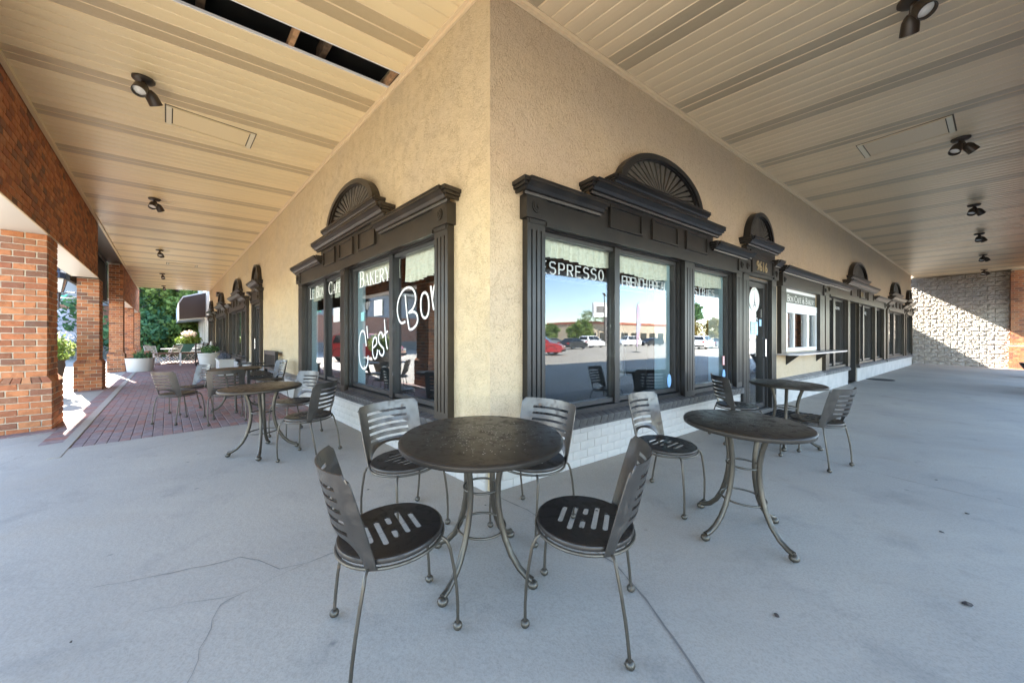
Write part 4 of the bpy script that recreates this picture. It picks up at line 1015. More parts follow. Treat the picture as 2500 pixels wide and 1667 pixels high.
# ================================================================== WRITING AND SMALL THINGS ON THE FACADES
# stroke font with serifs: thick and thin strokes in a unit-high box
SER = {
 'L': (.62, [((.16, 0), (.16, 1), 1), ((.02, 0), (.60, 0), 0), ((.58, 0), (.60, .24), 0), ((.04, 1), (.28, 1), 0)]),
 'E': (.66, [((.16, 0), (.16, 1), 1), ((.02, 0), (.60, 0), 0), ((.04, 1), (.60, 1), 0), ((.16, .52), (.46, .52), 0), ((.60, 0), (.62, .22), 0), ((.59, .80), (.60, 1), 0), ((.46, .42), (.46, .62), 0)]),
 'B': (.70, [((.16, 0), (.16, 1), 1), 'C(.34,.76,.22,.24,-95,95,1)', 'C(.36,.27,.27,.27,-95,95,1)', ((.02, 0), (.38, 0), 0), ((.02, 1), (.36, 1), 0), ((.16, .53), (.36, .53), 0)]),
 'O': (.82, ['C(.40,.5,.34,.5,0,360,2)']), 'C': (.74, ['C(.42,.5,.36,.5,48,312,2)', ((.67, .72), (.67, .96), 0), ((.67, .06), (.67, .24), 0)]),
 'N': (.84, [((.14, 0), (.14, 1), 0), ((.14, 1), (.68, 0), 1), ((.68, 0), (.68, 1), 0), ((.02, 0), (.28, 0), 0), ((.02, 1), (.2, 1), 0), ((.56, 1), (.82, 1), 0)]),
 'A': (.80, [((.14, 0), (.40, 1), 0), ((.40, 1), (.66, 0), 1), ((.24, .34), (.56, .34), 0), ((.02, 0), (.28, 0), 0), ((.52, 0), (.80, 0), 0)]),
 'F': (.62, [((.16, 0), (.16, 1), 1), ((.04, 1), (.58, 1), 0), ((.16, .52), (.44, .52), 0), ((.57, .80), (.58, 1), 0), ((.04, 0), (.30, 0), 0)]),
 'K': (.80, [((.16, 0), (.16, 1), 1), ((.18, .42), (.62, 1), 0), ((.30, .56), (.68, 0), 1), ((.04, 0), (.30, 0), 0), ((.04, 1), (.30, 1), 0), ((.50, 1), (.74, 1), 0), ((.54, 0), (.80, 0), 0)]),
 'R': (.76, [((.16, 0), (.16, 1), 1), 'C(.36,.75,.23,.25,-95,95,1)', ((.34, .48), (.64, 0), 1), ((.04, 0), (.30, 0), 0), ((.04, 1), (.36, 1), 0), ((.16, .5), (.36, .5), 0), ((.54, 0), (.78, 0), 0)]),
 'Y': (.78, [((.38, 0), (.38, .48), 1), ((.38, .46), (.12, 1), 1), ((.38, .46), (.66, 1), 0), ((.24, 0), (.52, 0), 0), ((.0, 1), (.26, 1), 0), ((.54, 1), (.78, 1), 0)]),
 '&': (.80, ['C(.34,.76,.18,.22,0,360,0)', 'C(.32,.27,.26,.27,60,330,1)', ((.24, .62), (.72, 0), 1), ((.50, .40), (.68, .46), 0)]),
 ' ': (.35, [])}
SER['É'] = (SER['E'][0], SER['E'][1] + [((.28, 1.10), (.44, 1.28), 0)])
def serif_text(mb, txt, fn, x0, y0, caps, small, width=None, tk=.15, tn=.05):
    tot = sum(SER[c.upper()][0] * (caps if c.isupper() or c in '& ' else small) for c in txt); k = 1 if width is None else width / tot
    x = x0
    for c in txt:
        h = caps if c.isupper() or c in '& ' else small; wd, st = SER[c.upper()]
        for s_ in st:
            if isinstance(s_, str):
                cx, cy, rx, ry, a0, a1, th = [float(q) for q in s_[2:-1].split(',')]; n = 16 if a1 - a0 > 200 else 10; P = []; ws = []
                for i in range(n + 1):
                    a = rad(a0 + (a1 - a0) * i / n); P.append((x + (cx + rx * math.cos(a)) * h * k, y0 + (cy + ry * math.sin(a)) * h))
                    f = abs(math.cos(a)); ws.append(h * (tn + (tk - tn) * (f if th >= 1 else 0)))
                mb.strip(P, ws, fn=fn)
            else:
                (xa, ya), (xb, yb), th = s_; mb.strip([(x + xa * h * k, y0 + ya * h), (x + xb * h * k, y0 + yb * h)], h * (tk if th else tn), fn=fn)
        x += wd * h * k
def on(s, v, flip=False):           # text runs towards the reader's right on each facade
    return (lambda p: W(s, p[0], v, p[1])) if s == 'R' else (lambda p: W(s, -p[0], v, p[1]))
GV = -.053
mb = MB(); serif_text(mb, 'Le Bon', on('L', GV), -5.235, 1.97, .20, .155, .87); mb.build('lettering', M['vinyl'], fL)
mb = MB(); serif_text(mb, 'Café', on('L', GV), -4.155, 1.965, .20, .155, .60); mb.build('lettering', M['vinyl'], fL)
mb = MB(); serif_text(mb, 'Bakery', on('L', GV), -2.85, 1.95, .21, .165, .96); mb.build('lettering', M['vinyl'], fL)
mb = MB(); serif_text(mb, 'Le Bon Café & Bakery', on('R', -.010), 6.56, 1.965, .125, .098, 2.0, .17, .06); mb.build('lettering', M['vinyl'], sw)
# handwritten "C'est Bon"
def script(mb, strokes, fn, wd):
    for st in strokes:
        P = [np.array(p, float) for p in st]; Q = []
        for i in range(len(P) - 1):                                   # Catmull-Rom
            a, b, c, d = P[max(i - 1, 0)], P[i], P[i + 1], P[min(i + 2, len(P) - 1)]
            for t in np.linspace(0, 1, 7)[:-1]: Q.append(.5 * (2 * b + (c - a) * t + (2 * a - 5 * b + 4 * c - d) * t * t + (3 * b - a - 3 * c + d) * t ** 3))
        Q.append(P[-1]); mb.strip(Q, wd, fn=fn)
# coordinates taken off the pane (display pixels of the enlarged photograph), mapped to the wall
def pane_pt(px, py): 
    sx, sy = 730 + px / 3.732, 600 + py / 3.732
    P = C + nL * GV; r = np.array([(sx - 1250) / 850, 1.]); u, t = np.linalg.solve(np.c_[dL, -r], -P)
    return (float(-u), float(1.25 - (sy - 824) / 850 * t))
Q = lambda L: [pane_pt(*p) for p in L]
mb = MB()
script(mb, [Q([(612, 915), (606, 840), (596, 790), (578, 775), (560, 800), (548, 880), (547, 970), (555, 1060), (575, 1110), (600, 1118), (622, 1080), (630, 1000)]),
  Q([(618, 730), (622, 790), (628, 845)]), Q([(672, 930), (690, 915), (708, 885), (700, 835), (682, 845), (670, 900), (672, 980), (688, 1028), (706, 1010), (716, 945)]),
  Q([(765, 840), (755, 795), (738, 792), (724, 830), (730, 885), (752, 915), (770, 940), (772, 975), (758, 1000), (738, 985), (728, 950)]),
  Q([(778, 670), (782, 740), (790, 840), (798, 910), (806, 940)]), Q([(762, 832), (785, 800), (808, 778)]),
  Q([(968, 690), (935, 705), (910, 670), (895, 590), (905, 500), (940, 420), (985, 382), (1030, 390), (1058, 440), (1060, 510), (1035, 575), (1000, 610), (1040, 600), (1072, 625), (1080, 680), (1062, 730), (1030, 758), (1005, 762)]),
  Q([(968, 450), (975, 540), (985, 640), (1000, 740), (1003, 762)]), Q([(1150, 425), (1125, 440), (1110, 500), (1112, 590), (1128, 645), (1155, 655), (1178, 610), (1182, 520), (1170, 450), (1145, 422)]),
  Q([(1200, 365), (1208, 440), (1218, 520), (1228, 585)]), Q([(1215, 500), (1222, 420), (1235, 360), (1247, 340)])], lambda p: W('L', -p[0], GV, p[1]), .026)
mb.build('script_lettering', M['vinyl'], fL)
def font(txt, name, m, parent, fn_loc, s, size, v, u, z, align='LEFT', sx=1.0, ext=.0):
    cu = bpy.data.curves.new(name, 'FONT'); cu.body = txt; cu.size = size; cu.align_x = align; cu.extrude = ext; cu.space_character = 1.05
    ob = bpy.data.objects.new(name, cu); COL.objects.link(ob); dg = bpy.context.evaluated_depsgraph_get(); me = bpy.data.meshes.new_from_object(ob.evaluated_get(dg)); bpy.data.objects.remove(ob); bpy.data.curves.remove(cu)
    me.name = name; me.materials.clear(); me.materials.append(m); o = link(name, me, parent)
    d = dR if s == 'R' else -dL
    X = Vector((d[0], d[1], 0)); Z = Vector((0, 0, 1)); n = nR if s == 'R' else nL; Nn = Vector((n[0], n[1], 0))
    o.matrix_world = Matrix.Translation(W(s, u, v, z)) @ Matrix((X * sx, Z, Nn)).transposed().to_4x4()
    return o
gold = mat('tarnished_brass', (.42, .33, .20), .4, metal=.5)
font('9616', 'house_number', gold, dr, None, 'R', .235, .092, 5.06, 2.35, sx=.92, ext=.006)
grey_l = mat('pale_lettering', (.62, .62, .60), .6)
font('Nails', 'lettering', grey_l, f3, None, 'R', .16, GV, 9.5, 1.98); font('Pedicures', 'lettering', grey_l, f3, None, 'R', .15, GV, 10.22, 1.98)
font('Facials', 'lettering', grey_l, f3, None, 'R', .16, GV, 12.5, 1.98); font('Waxing', 'lettering', grey_l, f3, None, 'R', .16, GV, 13.45, 1.98)
font('9614', 'house_number', gold, f3, None, 'R', .2, .092, 12.3, 2.42, sx=.9, ext=.006)
DV = -.050
font('Hours', 'lettering', M['vinyl'], dr, None, 'R', .10, DV + .002, 5.235, 1.545, ext=.001)
DC = (5.365, 1.90)
mb = MB(); mb.prism([(DC[0] + .205 * math.cos(t), DC[1] + .212 * math.sin(t)) for t in np.linspace(0, 2 * math.pi, 41)[:-1]], lambda p, t: W('R', p[0], t, p[1]), DV, DV + .003)
dec = mb.build('round_decal', M['vinyl'], dr)
ink = mat('grey_ink', (.10, .10, .11), .6)
mb = MB(); f_ = lambda p: W('R', DC[0] + p[0], DV + .006, DC[1] + p[1])
mb.strip([(0, .155), (0, .04), (0, -.05)], [.005, .016, .032], fn=f_); mb.strip([(-.010, -.045), (-.05, -.13)], .02, fn=f_); mb.strip([(.010, -.045), (.05, -.13)], .02, fn=f_); mb.strip([(-.03, -.05), (.03, -.05)], .014, fn=f_); mb.strip([(-.036, -.092), (.036, -.092)], .012, fn=f_)
mb.build('tower_print', ink, dec)
for txt, a0, a1 in (('LE BON CAFE', 160, 20), ('BAKERY', 215, 325)):
    up = a0 < 200
    for i, c in enumerate(txt):
        if c == ' ': continue
        t = rad(a0 + (a1 - a0) * i / (len(txt) - 1)); r_ = .168 if up else .190; pos = (DC[0] + r_ * math.cos(t), DC[1] + r_ * math.sin(t))
        o = font(c, 'decal_letter', ink, dec, None, 'R', .045, DV + .006, pos[0] - .012, pos[1] - .004)
sky_b = mat('pale_blue_print', (.40, .62, .75), .5)
def card(u0, u1, z0, z1, m, v=DV): mb = MB(); mb.wbox('R', u0, u1, v, v + .003, z0, z1); return mb.build('notice', m, dr)
card(5.215, 5.505, 1.295, 1.525, sky_b); card(5.57, 5.68, 1.45, 1.57, sky_b); card(5.66, 5.695, 1.60, 1.75, M['vinyl']); card(5.10, 5.16, 1.455, 1.59, M['vinyl']); card(5.10, 5.19, 1.30, 1.37, M['vinyl'])
mb = MB()
for i in range(7): mb.wbox('R', 5.38, 5.48, DV + .004, DV + .005, 1.315 + i * .026, 1.328 + i * .026); mb.wbox('R', 5.235, 5.34, DV + .004, DV + .005, 1.315 + i * .026, 1.322 + i * .026)
mb.build('notice_print', M['vinyl'], dr)
mb = MB(); mb.wbox('R', 4.19, 4.26, GV, GV + .003, .83, .97); mb.build('notice', mat('red_notice', (.6, .22, .2), .5), fR)
mb = MB()
for i in range(5): mb.wbox('R', 4.205, 4.245, GV + .004, GV + .005, .845 + i * .025, .860 + i * .025)
mb.build('notice_print', M['vinyl'], fR)
for u, z in ((2.72, .70), (4.235, .68)):
    mb = MB(); mb.prism([(u + .045 * math.cos(t), z + .085 * math.sin(t)) for t in np.linspace(0, 2 * math.pi, 21)[:-1]], lambda p, t: W('R', p[0], t, p[1]), GV, GV + .003); mb.build('sticker', mat('blue_sticker', (.25, .45, .75), .5), fR)
mb = MB(); mb.wbox('L', 2.11, 2.35, GV, GV + .003, 1.53, 1.73); mb.wbox('L', 3.62, 3.90, GV, GV + .003, 1.50, 1.72); mb.build('notice', M['vinyl'], fL)
mb = MB(); mb.wbox('L', 2.67, 2.78, GV, GV + .003, 1.48, 1.60); mb.build('sticker', mat('teal_sticker', (.25, .55, .56), .5), fL)
# neon-style tube words hung inside the right shopfront
NEO = {'E': [[(.5, 0), (0, 0), (0, 1), (.5, 1)], [(0, .5), (.42, .5)]], 'S': [[(0, .12), (.12, 0), (.38, 0), (.5, .14), (.5, .36), (.38, .5), (.12, .52), (0, .66), (0, .86), (.12, 1), (.38, 1), (.5, .88)]],
 'P': [[(0, 0), (0, 1), (.36, 1), (.5, .86), (.5, .6), (.36, .46), (0, .46)]], 'R': [[(0, 0), (0, 1), (.36, 1), (.5, .86), (.5, .6), (.36, .48), (0, .48)], [(.24, .48), (.5, 0)]],
 'O': [[(.25 + .25 * math.cos(t), .5 + .5 * math.sin(t)) for t in np.linspace(0, 2 * math.pi, 17)]], 'F': [[(0, 0), (0, 1), (.5, 1)], [(0, .5), (.4, .5)]], 'N': [[(0, 0), (0, 1), (.5, 0), (.5, 1)]],
 'C': [[(.5, .85), (.38, 1), (.12, 1), (0, .85), (0, .15), (.12, 0), (.38, 0), (.5, .15)]], 'H': [[(0, 0), (0, 1)], [(.5, 0), (.5, 1)], [(0, .5), (.5, .5)]],
 'B': [[(0, 0), (0, 1), (.36, 1), (.46, .86), (.46, .64), (.36, .52), (0, .52)], [(.36, .52), (.5, .38), (.5, .14), (.36, 0), (0, 0)]], 'A': [[(0, 0), (.25, 1), (.5, 0)], [(.1, .38), (.4, .38)]], 'D': [[(0, 0), (0, 1), (.3, 1), (.5, .75), (.5, .25), (.3, 0), (0, 0)]],
 'T': [[(.25, 0), (.25, 1)], [(0, 1), (.5, 1)]], 'I': [[(.1, 0), (.1, 1)]], ' ': []}
tube_m = mat('unlit_glass_tube', (.80, .80, .78), .25)
def neon(txt, s, u, z, h, adv, label, v=-.15):
    e = thing('tube_sign', label, 'neon sign', W(s, u, v, z), group='unlit tube signs in the shop window'); o_ = Vector(e.location); mb = MB(); x = u
    for c in txt:
        for st in NEO[c]: mb.tube([tuple(Vector(W(s, x + p[0] * h * 1.25, v, z + p[1] * h)) - o_) for p in st], .0085, 6)
        x += adv * (.5 if c in 'I ' else 1)
    mb.build('glass_tube', tube_m, e, smooth=True)
    mb = MB(); mb.wbox(s, u - .03, x, v - .03, v - .018, z + h + .03, z + h + .042); mb.wbox(s, u - .03, x, v - .03, v - .018, z - .05, z - .04); mb.v = [tuple(Vector(q) - o_) for q in mb.v]; mb.build('hanging_rail', M['black_metal'], e)
neon('ESPRESSO', 'R', .66, 1.875, .115, .119, 'tube sign reading espresso under the first valance')
neon('FRENCH BREAD', 'R', 1.90, 1.855, .11, .083, 'tube sign reading french bread in the middle pane')
neon('PASTRIES', 'R', 3.31, 1.87, .10, .117, 'tube sign reading pastries in the right pane')
# gathered valances
def valance(s, u0, u1, z0, z1, label, seed, v=-.125):
    rr = random.Random(seed); e0 = Vector(W(s, (u0 + u1) / 2, v, z1)); n = int((u1 - u0) / .008); mb = MB(); k = 5; ph = [rr.uniform(0, 6) for _ in range(4)]
    vs = []
    for i in range(n + 1):
        t = i / n; u = u0 + (u1 - u0) * t; f = math.sin(u * 62 + ph[0] + 1.5 * math.sin(u * 9 + ph[1])) * .6 + math.sin(u * 31 + ph[2]) * .4
        for j in range(k + 1):
            q = j / k; zz = z1 + (z0 + .015 * math.sin(u * 7 + ph[3]) - z1) * q; vs.append(Vector(W(s, u, v + f * (.006 + .020 * q), zz)) - e0)
    mb.add(vs, [(i * (k + 1) + j, i * (k + 1) + j + 1, (i + 1) * (k + 1) + j + 1, (i + 1) * (k + 1) + j) for i in range(n) for j in range(k)])
    o = mb.build('valance', M['curtain'], None, smooth=True, loc=tuple(e0)); tag(o, label, 'curtain', 'gathered cream valances')
valance('R', .58, 1.75, 2.015, 2.26, 'cream valance above the espresso sign', 1); valance('R', 1.82, 2.78, 1.98, 2.235, 'cream valance above the french bread sign', 2); valance('R', 3.18, 4.27, 1.99, 2.25, 'cream valance in the narrow right pane', 3)
valance('L', .78, 1.64, 1.90, 2.2, 'cream valance above the word Bon', 4); valance('L', 1.76, 3.02, 1.98, 2.2, 'cream valance behind the word bakery', 5); valance('L', 3.28, 4.0, 1.92, 2.2, 'cream valance behind the word café', 6); valance('L', 4.14, 5.22, 1.94, 2.2, 'cream valance behind the words le bon', 7)
e = thing('wall_speaker', 'small grey box fixed high on the left wall', 'speaker', W('L', 20.4, .06, 3.35)); o_ = Vector(e.location)
mb = MB(); mb.wbox('L', 20.25, 20.55, .002, .14, 3.28, 3.50); mb.v = [tuple(Vector(q) - o_) for q in mb.v]; mb.build('housing', M['grey_ledge'], e)
mb = MB(); mb.wbox('L', 20.23, 20.25, .02, .12, 3.40, 3.48); mb.v = [tuple(Vector(q) - o_) for q in mb.v]; mb.build('grille', M['dark'], e)
# dim things inside the corner room
e = thing('display_tree', 'dark display stand with a red bauble behind the middle pane', 'display', W('R', 2.25, -.55, 0)); o_ = Vector(e.location)
mb = MB(); mb.wbox('R', 2.05, 2.45, -.75, -.4, 0, .75); mb.v = [tuple(Vector(q) - o_) for q in mb.v]; mb.build('plinth', M['dark'], e)
mb = MB(); mb.lathe([(.001, .75), (.16, .76), (.14, 1.0), (.17, 1.2), (.09, 1.45), (.03, 1.75), (.06, 1.95), (.001, 2.0)], n=14); mb.build('figure', M['black_metal'], e, smooth=True)
mb = MB(); mb.ball((-.06, -.05, 1.52), .10, 14); mb.build('bauble', mat('red_bauble', (.35, .02, .03), .25), e, smooth=True)
# leaves and bits on the floor
lf = [(1.24, 1.63, .03), (.46, 2.32, .024), (2.25, 1.72, .05), (3.9, 3.2, .03), (3.4, 2.6, .035), (.42, 1.22, .03), (-1.2, 2.9, .022), (-.98, 2.38, .02), (.5, 1.05, .014), (2.9, 2.35, .03), (4.6, 3.0, .04), (-.2, 2.6, .018), (-1.9, 1.5, .016), (.62, 2.55, .03), (1.95, 2.75, .022), (3.05, 2.0, .022)]
for i, (x, y, r) in enumerate(lf):
    rr = random.Random(i); mb = MB(); k = 7; r *= .62
    pts = [(r * (1 - .45 * abs(math.cos(t))) * math.cos(t) * rr.uniform(.7, 1.1) * 1.5, r * .6 * math.sin(t) * rr.uniform(.7, 1.1), rr.uniform(.001, .006)) for t in np.linspace(0, 2 * math.pi, k + 1)[:-1]]
    mb.add([(0, 0, .007)] + pts, [(0, j + 1, (j + 1) % k + 1) for j in range(k)])
    o = mb.build('dead_leaf', mat('dead_leaf', (.05, .035, .028), .8) if i == 0 else bpy.data.materials['dead_leaf'], None, loc=(x, y, gz(x, y) + .003), rz=rr.uniform(0, 6)); tag(o, ('dead leaf', 'dark scrap of leaf', 'curled dead leaf', 'small dark leaf')[i % 4] + ' ' + ['between the front right chair and the second table', 'by the wall chair of the nearest table', 'largest of its kind, far right of the second table', 'beyond the second table towards the right edge', 'right of the second table, in line with its far leg', 'on the bare slab below the front right chair', 'on the slab left of the blue-grey chair', 'beside the leg of the blue-grey chair', 'lowest of all, near the bottom edge', 'two steps right of the second table', 'near the dark chair farthest right', 'at the foot of the building corner', 'alone on the open slab at the left', 'against the white wall base by the joint', 'under the rim of the second table', 'out in the middle of the right slab'][i], 'leaf', 'dead leaves on the walk')
mb = MB(); mb.lathe([(.001, .0), (.30, .0), (.31, .006), (.29, .012), (.001, .012)], n=24); o = mb.build('cafe_mat', M['dark'], None, loc=(11.0, 10.4, gz(11, 10.4) + .002)); tag(o, 'dark round mat lying on the walk before the far shopfront', 'mat')
mb = MB(); rr = random.Random(5)
for i in range(9):
    for j in range(16):
        c = (-.42 + j * .056, -.3 + i * .07); mb.tube([(c[0] + .03 * math.cos(t), c[1] + .034 * math.sin(t), .01 + .003 * ((i + j) % 2)) for t in np.linspace(0, 2 * math.pi, 9)[:-1]], .007, 4, closed=True)
o = mb.build('door_mat', M['black_metal'], None, loc=W('R', 5.35, .45, gz(*W('R', 5.35, .45, 0)[:2]) + .002), rz=ANG['R']); tag(o, 'black looped rubber mat in front of the entrance door', 'mat')
# ================================================================== PATIO AT THE FAR LEFT
def at(s, u, v): x, y, _ = W(s, u, v, 0); return (x, y, gz(x, y))
# black slatted bench against the left wall
e = thing('garden_bench', 'black slatted wooden bench against the stucco wall', 'bench', at('L', 7.75, .38), ANG['L'])
def part(name, m, root, fn, smooth=False):
    mb = MB(); fn(mb); return mb.build(name, m, root, smooth)
L_, D_ = 1.25, .52      # local x along the wall, local +y away from the wall is -n side: facade frame is left-handed on L? use sign
sg = 1 if (math.cos(ANG['L'] + math.pi / 2) * nL[0] + math.sin(ANG['L'] + math.pi / 2) * nL[1]) > 0 else -1
bwm = M['black_wood']
for i in range(6): part('seat_slat', bwm, e, lambda mb: mb.box((-L_ / 2, sg * (-.20 + i * .08) - .032, .42), (L_ / 2, sg * (-.20 + i * .08) + .032, .445)))
for x in (-L_ / 2, L_ / 2 - .06):
    part('leg', bwm, e, lambda mb: mb.box((x, sg * .24 - .03, 0), (x + .06, sg * .24 + .03, .62))); part('leg', bwm, e, lambda mb: mb.box((x, -sg * .26 - .03, 0), (x + .06, -sg * .26 + .03, .95)))
    part('armrest', bwm, e, lambda mb: mb.box((x - .005, -.28, .62), (x + .065, .30, .65)))
    part('side_rail', bwm, e, lambda mb: mb.box((x + .01, -.23, .35), (x + .05, .21, .415)))
part('top_rail', bwm, e, lambda mb: mb.box((-L_ / 2 + .06, -sg * .26 - .025, .86), (L_ / 2 - .06, -sg * .26 + .025, .95)))
part('back_rail', bwm, e, lambda mb: mb.box((-L_ / 2 + .06, -sg * .26 - .02, .50), (L_ / 2 - .06, -sg * .26 + .02, .56)))
for i in range(9):
    x = -L_ / 2 + .13 + i * (L_ - .26) / 8
    part('back_spindle', bwm, e, lambda mb: mb.box((x - .022, -sg * .26 - .012, .56), (x + .022, -sg * .26 + .012, .86)))
part('stretcher', bwm, e, lambda mb: mb.box((-L_ / 2 + .06, sg * .22 - .02, .16), (L_ / 2 - .06, sg * .22 + .02, .21)))
# foliage helper: many small leaf blades around clump centres
def blades(mb, c, n, rad_, size, rr, flat=.8, up=.3, m=0, zmin=None):
    for _ in range(n):
        d = Vector((rr.gauss(0, 1), rr.gauss(0, 1), rr.gauss(0, 1) * flat)); d = d.normalized() * (rr.random() ** .45)
        p = Vector(c) + Vector((d.x * rad_[0], d.y * rad_[1], d.z * rad_[2]))
        if zmin is not None and p.z < zmin: continue
        a = Vector((rr.gauss(0, 1), rr.gauss(0, 1), rr.gauss(0, 1) + up)).normalized(); b = a.orthogonal().normalized(); b = (Matrix.Rotation(rr.uniform(0, 6.28), 3, a) @ b); s_ = size * rr.uniform(.6, 1.4)
        q = a.cross(b)
        mb.add([p - b * s_ * .5, p + q * s_ * .32, p + b * s_ * .5, p - q * s_ * .32], [(0, 1, 2, 3)], m)
def spiky(mb, c, n, ln, wd, rr, droop=.5, m=0):
    for i in range(n):
        a = rr.uniform(0, 6.28); el = rr.uniform(.35, 1.35); d = Vector((math.cos(a) * math.cos(el), math.sin(a) * math.cos(el), math.sin(el))); l = ln * rr.uniform(.7, 1.1); sd_ = Vector((-math.sin(a), math.cos(a), 0)) * wd
        P = []
        for k in range(5):
            t = k / 4; p = Vector(c) + d * l * t - Vector((0, 0, droop * l * t * t * (1.2 - el / 1.6))); w_ = (1 - t) * .9 + .08; P += [p - sd_ * w_, p + sd_ * w_]
        mb.add(P, [(2 * k, 2 * k + 1, 2 * k + 3, 2 * k + 2) for k in range(4)], m)
def tub(name, label, cat, p, r, h, m, pot='pot', waist=.86):
    e = thing(name, label, cat, p)
    part(pot, m, e, lambda mb: mb.lathe([(.001, .0), (r * waist, .0), (r * .96, h * .75), (r * .97, h * .9), (r, h * .92), (r, h), (r * .92, h), (r * .9, h * .85), (.001, h * .84)], n=32), True)
    part('soil', mat('potting_soil', (.04, .03, .02), .95) if 'potting_soil' not in bpy.data.materials else bpy.data.materials['potting_soil'], e, lambda mb: mb.lathe([(.001, h * .865), (r * .9, h * .865)], n=24))
    return e
wm = mat('white_glazed_pot', (.50, .49, .46), .35)
rr = random.Random(11)
e = tub('round_planter', 'wide round white planter with spiky lime plant beside the brick pillars', 'planter', at('L', 18.0, 2.62), .42, .52, wm)
part('spiky_leaves', M['leaf_lime'], e, lambda mb: spiky(mb, (-.22, .12, .45), 46, .62, .022, rr)); part('shrub', M['leaf_dark'], e, lambda mb: blades(mb, (.12, .0, .62), 420, (.30, .28, .18), .07, rr))
part('watering_can', mat('terracotta', (.30, .12, .07), .8), e, lambda mb: mb.lathe([(.001, .52), (.10, .52), (.13, .62), (.09, .78), (.07, .80), (.001, .80)], (.16, .12, 0), 16), True)
e = tub('tall_planter', 'tapered white planter with low dark green shrub by the shopfront', 'planter', at('L', 17.2, .62), .36, .62, wm, waist=.74)
part('shrub', M['leaf_dark'], e, lambda mb: blades(mb, (.03, 0, .78), 620, (.33, .31, .17), .07, rr))
e = thing('box_planter', 'low white box planter with grey foliage beside the bench', 'planter', at('L', 13.4, .45), ANG['L'])
part('box', wm, e, lambda mb: (mb.box((-.55, -.19, 0), (.55, .19, .50)), mb.box((-.58, -.22, .50), (.58, .22, .54))))
part('foliage', leaf_mat('grey_leaf', [(.10, .11, .13), (.16, .17, .20), (.08, .09, .12)]), e, lambda mb: blades(mb, (0, 0, .60), 500, (.52, .19, .13), .06, rr))
# lattice fence across the patio
fence = thing('lattice_fence', 'low brown lattice fence across the patio between planter and wicker stand', 'fence', at('L', 20.2, 1.25))
o_ = Vector(fence.location); fw = mat('weathered_brown_rail', (.16, .095, .06), .7, var=.3)
def seg(mb, s, u, v0, v1, z, h, t=.02):
    P = lambda v, zz, du: Vector(W(s, u + du, v, zz)) - o_
    mb.hexa([P(v0, z, -t), P(v1, z, -t), P(v1, z, t), P(v0, z, t), P(v0, z + h, -t), P(v1, z + h, -t), P(v1, z + h, t), P(v0, z + h, t)])
gz2 = at('L', 20.2, 1.3)[2]
for u, v0, v1 in ((20.2, .55, 2.3),):
    part('top_rail', fw, fence, lambda mb: seg(mb, 'L', u, v0, v1, gz2 + .52, .05, .03)); part('bottom_rail', fw, fence, lambda mb: seg(mb, 'L', u, v0, v1, gz2 + .06, .04))
    for i in range(14):
        for d in (-1, 1):
            va = v0 + .02 + i * .12; vb = va + d * .44
            if min(va, vb) < v0 or max(va, vb) > v1: continue
            part('lath', fw, fence, lambda mb: mb.tube([Vector(W('L', u + .012 * d, va, gz2 + .1)) - o_, Vector(W('L', u + .012 * d, vb, gz2 + .52)) - o_], .011, 4))
    for v in (v0, (v0 + v1) / 2, v1): part('post', M['white'], fence, lambda mb: seg(mb, 'L', u, v - .035, v + .035, gz2 - .02, .60, .04))
part('far_rail', fw, fence, lambda mb: seg(mb, 'L', 22.4, .4, 2.6, gz2 + .50, .05, .03))
# white slatted folding chairs and bistro tables in the sun
def folding_chair():
    e = thing('folding_chair', 'x', 'chair', (0, 0, 0), 0, 'white folding patio chairs'); m = wm
    for x in (-.2, .2):
        part('frame_leg', m, e, lambda mb: mb.tube([(x, .28, 0), (x, -.06, .44), (x, -.36, .92)], .014, 6)); part('frame_leg', m, e, lambda mb: mb.tube([(x * .9, -.28, 0), (x * .9, .20, .45)], .014, 6))
    for i in range(6): part('seat_slat', m, e, lambda mb: mb.box((-.2, -.13 + i * .062, .445), (.2, -.085 + i * .062, .46)))
    for i in range(5):
        y, z = -.14 - i * .045, .53 + i * .083; part('back_slat', m, e, lambda mb: mb.box((-.2, y - .02, z), (.2, y, z + .05)))
    return e
def bistro_table():
    e = thing('bistro_table', 'x', 'table', (0, 0, 0), 0, 'small white patio tables')
    part('table_top', wm, e, lambda mb: mb.lathe([(.001, .72), (.36, .72), (.37, .705), (.36, .69), (.001, .69)], n=28), True)
    for k in range(3):
        a = k * 2.094 + .4; part('leg', wm, e, lambda mb: mb.tube([(.05 * math.cos(a), .05 * math.sin(a), .69), (.08 * math.cos(a), .08 * math.sin(a), .4), (.30 * math.cos(a), .30 * math.sin(a), .0)], .015, 6))
    return e
f0 = folding_chair(); b0 = bistro_table()
for i, (u, v, r, lb) in enumerate([(21.6, 2.35, 1.9, 'white folding chair tilted back beside the last brick pillar'), (22.6, 1.65, -1.0, 'white folding chair facing the green planter box'), (23.4, .95, .5, 'white folding chair nearest the green planter box'), (24.6, 2.3, 2.8, 'white folding chair out in the sun before the trees'), (22.2, .62, 1.2, 'white folding chair close to the shopfront wall')]):
    o = f0 if i == 0 else dup(f0); o.location = at('L', u, v); o.rotation_euler = (0, 0, r + ANG['L']); o['label'] = lb
for i, (u, v, lb) in enumerate([(23.6, 1.75, 'small white patio table in the sun before the green box'), (22.9, .55, 'small white patio table against the shopfront')]):
    o = b0 if i == 0 else dup(b0); o.location = at('L', u, v); o['label'] = lb
e = thing('green_planter_box', 'dark green square planter box with pale flowers and lime leaves', 'planter', at('L', 26.0, .95), ANG['L'])
gm = mat('bottle_green_paint', (.015, .09, .07), .5)
